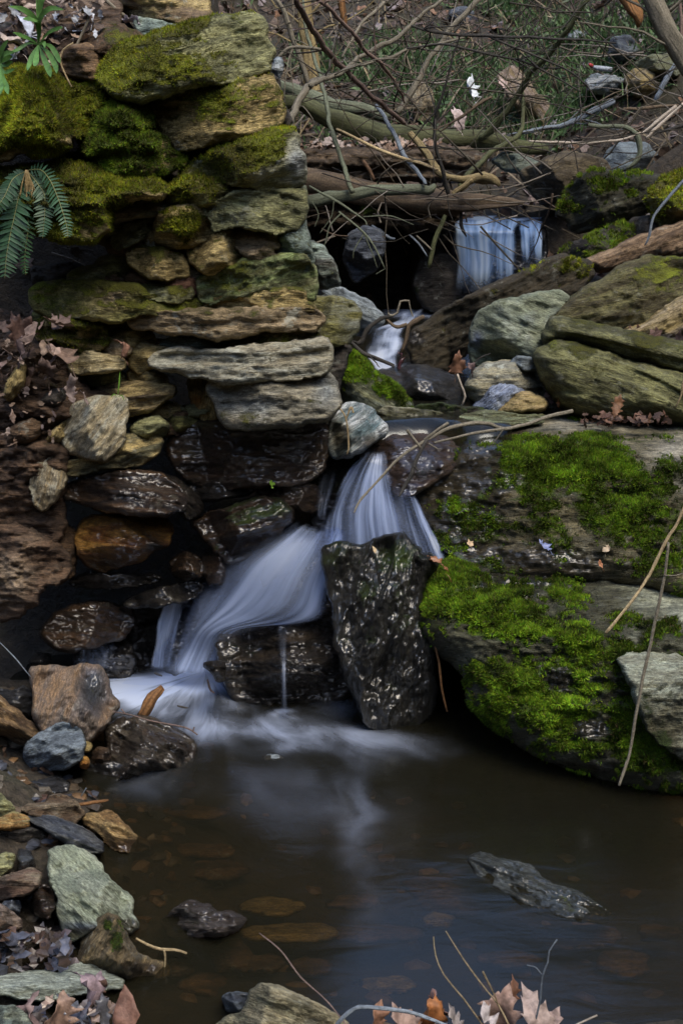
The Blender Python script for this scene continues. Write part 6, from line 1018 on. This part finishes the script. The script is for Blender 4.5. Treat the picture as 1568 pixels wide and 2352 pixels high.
blades(700, ground_samp(-1.0, 4, 6.1, 10, rg, 0), .22, .005, [(.24,.19,.11),(.2,.16,.11),(.27,.22,.14)], rg, 'dry_grass', 'straw coloured dry stalks on the far slope', .9, 3, .04)
# fine twig tangle
def tangle(n, box, length, r, cols, label, seed, dirv=(1, 0, .1), spread=.7):
    rng = np.random.RandomState(seed); gs = []; cc = []
    for i in range(n):
        q = np.array([rng.uniform(*box[0]), rng.uniform(*box[1]), 0.]); q[2] = max(float(gz(q[0], q[1])), box[3]) + rng.uniform(*box[2]); d = np.array(dirv) * rng.choice([-1, 1]) + rng.randn(3) * spread; d /= np.linalg.norm(d)
        pts = [q.copy()]; l = length * rng.uniform(.4, 1.4)
        for j in range(6): q = q + d * l / 6; d += rng.randn(3) * .15; d /= np.linalg.norm(d); pts.append(q.copy())
        rr = r * rng.uniform(.5, 1.5); g = tube_geo(np.array(pts), np.linspace(rr, rr * .35, 7), 4, i, 0); gs.append(g); cc.append(np.tile(cols[rng.randint(len(cols))], (len(g[0]), 1)))
    V, F, C, _ = join(gs); cc = np.vstack(cc)
    mk('twigs', V, F, M_BARK, origin=np.zeros(3), attrs={'sc': ('FLOAT_VECTOR', C), 'c1': ('FLOAT_COLOR', cc), 'c2': ('FLOAT_COLOR', cc * .5)}, label=label, cat='twigs', kind='stuff')
dk = [(.08,.07,.05),(.14,.12,.09),(.06,.05,.04)]; lt = [(.22,.19,.15),(.16,.13,.09),(.30,.27,.24),(.12,.085,.06)]
tangle(260, ((-.35, 2.2), (5.9, 7.4), (0, .4), 1.0), .6, .003, lt + dk + dk, 'mat of fine dead twigs on the debris dam', 1)
tangle(280, ((-.3, 2.4), (5.2, 7.5), (.2, 1.2), 1.0), .8, .003, dk, 'dark fine twigs hanging in the air over the stream', 2, (1, 0, .2), .6)
tangle(60, ((-.3, .9), (5.2, 5.9), (-.05, .25), 1.0), .5, .003, lt + dk, 'thin twigs poking from the logs above the cave', 3, (.6, -.3, -.5), .5)
tangle(90, ((-1.4, -.3), (3.7, 4.8), (.0, .06), 1.0), .3, .0025, lt, 'short twigs strewn on the bank above the wall', 4)
# earthy root mat under the logs
# ================================================================ PLANTS
def ribbon(pts, wid, cols, fold=.25):
    P = np.asarray(pts, float); t, a, b = frames(P); n = len(P); w = np.asarray(wid)
    th = .0008
    V = np.stack([P - a * w[:, None] - b * 0, P + b * fold * w[:, None] * 0 - b * (fold * w)[:, None], P + a * w[:, None]], 1).reshape(-1, 3); V2 = V + np.repeat(b, 3, 0) * th
    F = []
    for i in range(n - 1):
        k = 3 * i; F += [(k, k + 1, k + 4, k + 3), (k + 1, k + 2, k + 5, k + 4)]
    m = len(V); F += [tuple(m + j for j in f[::-1]) for f in F]
    return np.vstack([V, V2]), F, np.tile(cols, (2 * m, 1))
def gjoin(gs):
    V = []; F = []; C = []; o = 0
    for g in gs: V.append(g[0]); F += [tuple(i + o for i in f) for f in g[1]]; C.append(g[2]); o += len(g[0])
    return np.vstack(V), F, np.vstack(C)
def frond(root, tile, pts, Y, wpx, n, col):
    D = tp(tile, pts); W_ = at(D[:, 0], D[:, 1], np.linspace(Y[0], Y[1], len(D))); S = spline(W_, 40); t, a, b = frames(S); gs = []
    wmax = wpx * TL[tile][2] * pxs(np.mean(Y)); rng = np.random.RandomState(int(pts[0][0]))
    g = tube_geo(S, np.linspace(.0016, .0006, len(S)), 5, 0, 0); gs.append((g[0], g[1], np.tile((.16, .17, .06), (len(g[0]), 1))))
    for i in range(n):
        k = (i + 1.0) / (n + 1); idx = k * (len(S) - 1); j = int(idx); p = S[j] * (1 - idx + j) + S[min(j + 1, len(S) - 1)] * (idx - j)
        prof = math.sin(math.pi * min(1, k * .85 + .12)) ** .7
        for s in (-1, 1):
            l = wmax * prof * rng.uniform(.8, 1.12); d = s * a[j] * .9 + t[j] * rng.uniform(.18, .42) + b[j] * (rng.uniform(-.25, .25) + .35 * math.sin(k * 4 + s + pts[0][0])) ; dn = np.array([0, 0, -.12])
            q = [p + d * l * u + dn * l * u * u for u in np.linspace(0, 1, 6)]; w = l * .0 + wmax * .115 * np.array([.75, 1, .98, .85, .55, .05]) * min(1, prof + .2) * (20. / n)
            gs.append(ribbon(q, w, np.array(col) * rng.uniform(.8, 1.2), .2))
    V, F, C = gjoin(gs); mk('frond', V - np.array(root.location), F, M_GREEN, parent=root, attrs={'c1': ('FLOAT_COLOR', C)})
fr = bpy.data.objects.new('fern', None); COL.objects.link(fr); c = tp('Y', [(240, 190)])[0]; fr.location = Vector(at(c[0], c[1], 3.17)); tag(fr, 'green fern hanging over the mossy ledge at the left edge', 'fern')
FC = (.03, .075, .035)
frond(fr, 'Y', [(240,190),(180,380),(140,560),(95,760),(60,960),(45,1150)], (3.15, 3.08), 175, 26, FC)
frond(fr, 'Y', [(250,190),(330,290),(400,400),(405,540),(395,680),(385,790)], (3.15, 3.10), 105, 22, FC)
frond(fr, 'Y', [(260,180),(370,180),(450,270),(510,400),(560,540),(600,680),(612,785)], (3.15, 3.06), 95, 26, (.045, .11, .055))
frond(fr, 'Y', [(245,200),(250,500),(255,700),(235,860),(225,1010),(235,1120)], (3.16, 3.12), 80, 20, (.04, .10, .04))
frond(fr, 'Y', [(235,190),(120,260),(40,420),(-60,560)], (3.15, 3.08), 100, 18, FC)
gs = []
rr = np.random.RandomState(8)
for i in range(14):
    a0 = rr.uniform(-110, 140); pts = [(240 + rr.uniform(-10, 10), 180), (240 + a0 * .4, 300), (240 + a0 * .6, 420 + rr.uniform(-40, 60))]; D = tp('Y', pts); S = spline(at(D[:, 0], D[:, 1], 3.13), 8); g = tube_geo(S, np.linspace(.0015, .0008, len(S)), 4, i, 0); gs.append((g[0], g[1], np.tile((.30, .22, .10), (len(g[0]), 1))))
V, F, C = gjoin(gs); mk('dry_stem', V - np.array(fr.location), F, M_LEAF, parent=fr, attrs={'c1': ('FLOAT_COLOR', C)})
def rosette(label, tile, cx, cy, Y, leaves, col, stem=None):
    c = tp(tile, [(cx, cy)])[0]; root = bpy.data.objects.new('plant', None); COL.objects.link(root); root.location = Vector(at(c[0], c[1], Y)); tag(root, label, 'plant'); rng = np.random.RandomState(int(cx))
    for k, (pts, w, dy) in enumerate(leaves):
        P = [(cx, cy)] + list(pts); D = tp(tile, P); Ys = np.linspace(Y, Y + dy, len(P)); S = spline(at(D[:, 0], D[:, 1], Ys), 16); u = np.linspace(0, 1, len(S)); ww = w * TL[tile][2] * pxs(Y) * np.clip(np.sin(np.pi * u ** 1.3) ** .8, .04, 1)
        g = ribbon(S, ww, np.array(col) * rng.uniform(.8, 1.25), .3); mk('leaf', g[0] - np.array(root.location), g[1], M_GREEN, parent=root, attrs={'c1': ('FLOAT_COLOR', g[2])})
    if stem:
        D = tp(tile, stem); S = spline(at(D[:, 0], D[:, 1], Y), 10); g = tube_geo(S, np.full(len(S), .0035), 6, 0, 0); mk('stem', g[0] - np.array(root.location), g[1], M_GREEN, parent=root, attrs={'c1': ('FLOAT_COLOR', np.array((.14, .2, .07)))})
GC = (.09, .20, .05)
rosette('leafy green plant with upright narrow leaves above the moss mound', 'A', 178, 205, 3.22, [([(180,120),(120,50),(40,28)], 13, -.08), ([(185,90),(230,40),(295,45)], 12, -.06), ([(182,60),(200,-10),(260,-30)], 13, -.03), ([(175,110),(150,90),(105,88)], 16, -.1), ([(180,40),(178,-40)], 12, 0), ([(140,180),(90,160),(60,150)], 9, -.06), ([(130,200),(80,230),(50,240)], 8, -.05),
        ([(150,250),(135,300),(128,325)], 10, -.08), ([(170,250),(166,290),(165,305)], 13, -.1), ([(200,260),(225,320),(235,355)], 13, -.12), ([(220,240),(255,300),(262,338)], 12, -.1), ([(230,210),(265,260),(278,292)], 11, -.08), ([(225,150),(270,130),(290,128)], 9, -.05), ([(200,195),(205,200),(208,222)], 8, -.06)], GC, [(178,215),(180,60),(178,-30)])
rosette('small green plant rosette cut by the left edge', 'A', 5, 290, 3.2, [([(20,250),(70,240)], 12, -.06), ([(30,270),(60,262)], 14, -.05), ([(10,230),(40,180)], 10, -.02), ([(20,330),(50,325),(70,318)], 9, -.06), ([(15,360),(30,400),(40,435)], 13, -.1), ([(0,350),(5,400),(0,440)], 13, -.1), ([(-20,240),(-40,180)], 10, 0), ([(20,300),(45,290),(60,285)], 11, -.04)], GC)
rosette('thin green grass sprout in front of the dark wall hollow', 'C', 540, 650, 3.2, [([(548,590),(552,530)], 3, 0), ([(525,635),(510,650)], 2.5, 0), ([(560,640),(572,665)], 2.5, 0)], (.12, .26, .03))
rosette('tiny bright seedling at the foot of the wall', 'C', 1248, 1060, 3.27, [([(1244,1040),(1250,1030)], 6, 0), ([(1255,1045),(1262,1052)], 6, 0), ([(1250,1062),(1256,1066)], 4, 0)], (.22, .40, .04))
# white litter with a red dot on the far stones
c = tp('B', [(1150, 335)])[0]; Yb = 6.9
def small_bottle():
    root = bpy.data.objects.new('bottle', None); COL.objects.link(root); root.location = Vector(at(c[0], c[1], Yb)); tag(root, 'small white bottle with a red cap lying among the far stones', 'bottle')
    S = np.array([(.09, 0, .015), (.06, 0, .018), (.02, 0, .022), (.0, 0, .028)]); g = tube_geo(S, np.array([.010, .012, .011, .006]), 12, 0, 0)
    mk('body', g[0], g[1], M_LEAF, parent=root, attrs={'c1': ('FLOAT_COLOR', np.array((.32, .36, .42)))})
    S = np.array([(-.0, -.0, .03), (-.008, -.01, .033), (-.016, -.02, .036)]); g = tube_geo(S, np.array([.007, .008, .007]), 12, 0, 0)
    mk('cap', g[0], g[1], M_LEAF, parent=root, attrs={'c1': ('FLOAT_COLOR', np.array((.42, .05, .06)))})
small_bottle()
# gravel on the left shore
def gravel(n, samp, size, label, cols):
    P, N = samp(n); rng = np.random.RandomState(5); bmv = [(0,0,1),(.89,0,.45),(.28,.85,.45),(-.72,.53,.45),(-.72,-.53,.45),(.28,-.85,.45),(.72,.53,-.45),(-.28,.85,-.45),(-.89,0,-.45),(-.28,-.85,-.45),(.72,-.53,-.45),(0,0,-1)]
    bf = [(0,1,2),(0,2,3),(0,3,4),(0,4,5),(0,5,1),(1,6,2),(2,7,3),(3,8,4),(4,9,5),(5,10,1),(2,6,7),(3,7,8),(4,8,9),(5,9,10),(1,10,6),(11,7,6),(11,8,7),(11,9,8),(11,10,9),(11,6,10)]
    b_ = np.array(bmv); VV = []; FF = []; CC = []; o = 0
    for k in range(len(P)):
        s = size * rng.uniform(.4, 1.5); a = rng.uniform(0, 6.3); R_ = np.array([[math.cos(a), -math.sin(a), 0], [math.sin(a), math.cos(a), 0], [0, 0, 1]])
        v = (b_ * rng.uniform(.7, 1.2, (12, 1)) * [s, s * rng.uniform(.5, .9), s * rng.uniform(.25, .5)]) @ R_.T + P[k]; VV.append(v); FF += [tuple(i + o for i in f) for f in bf]; o += 12; CC.append(np.tile(np.array(cols[rng.randint(len(cols))]) * rng.uniform(.6, 1.2), (12, 1)))
    return mk('gravel', np.vstack(VV), FF, M_WETLEAF, origin=np.zeros(3), smooth=False, attrs={'c1': ('FLOAT_COLOR', np.vstack(CC))}, label=label, cat='gravel', kind='stuff')
gravel(700, ground_samp(-1.1, -.34, 1.75, 3.3, rg), .020, 'wet dark gravel filling the left shore between the rocks', [(.06,.045,.03),(.08,.07,.055),(.05,.055,.07),(.10,.06,.03)])
gravel(160, ground_samp(-.4, 1.4, 1.5, 3.2, rg), .022, 'brown pebbles on the pool bed', [(.12,.08,.045),(.09,.06,.035),(.16,.11,.06)])
gravel(300, ground_samp(-.2, 1.4, 3.6, 6.0, rg), .035, 'dark pebbles along the upper stream', [(.06,.05,.04),(.1,.09,.08)])
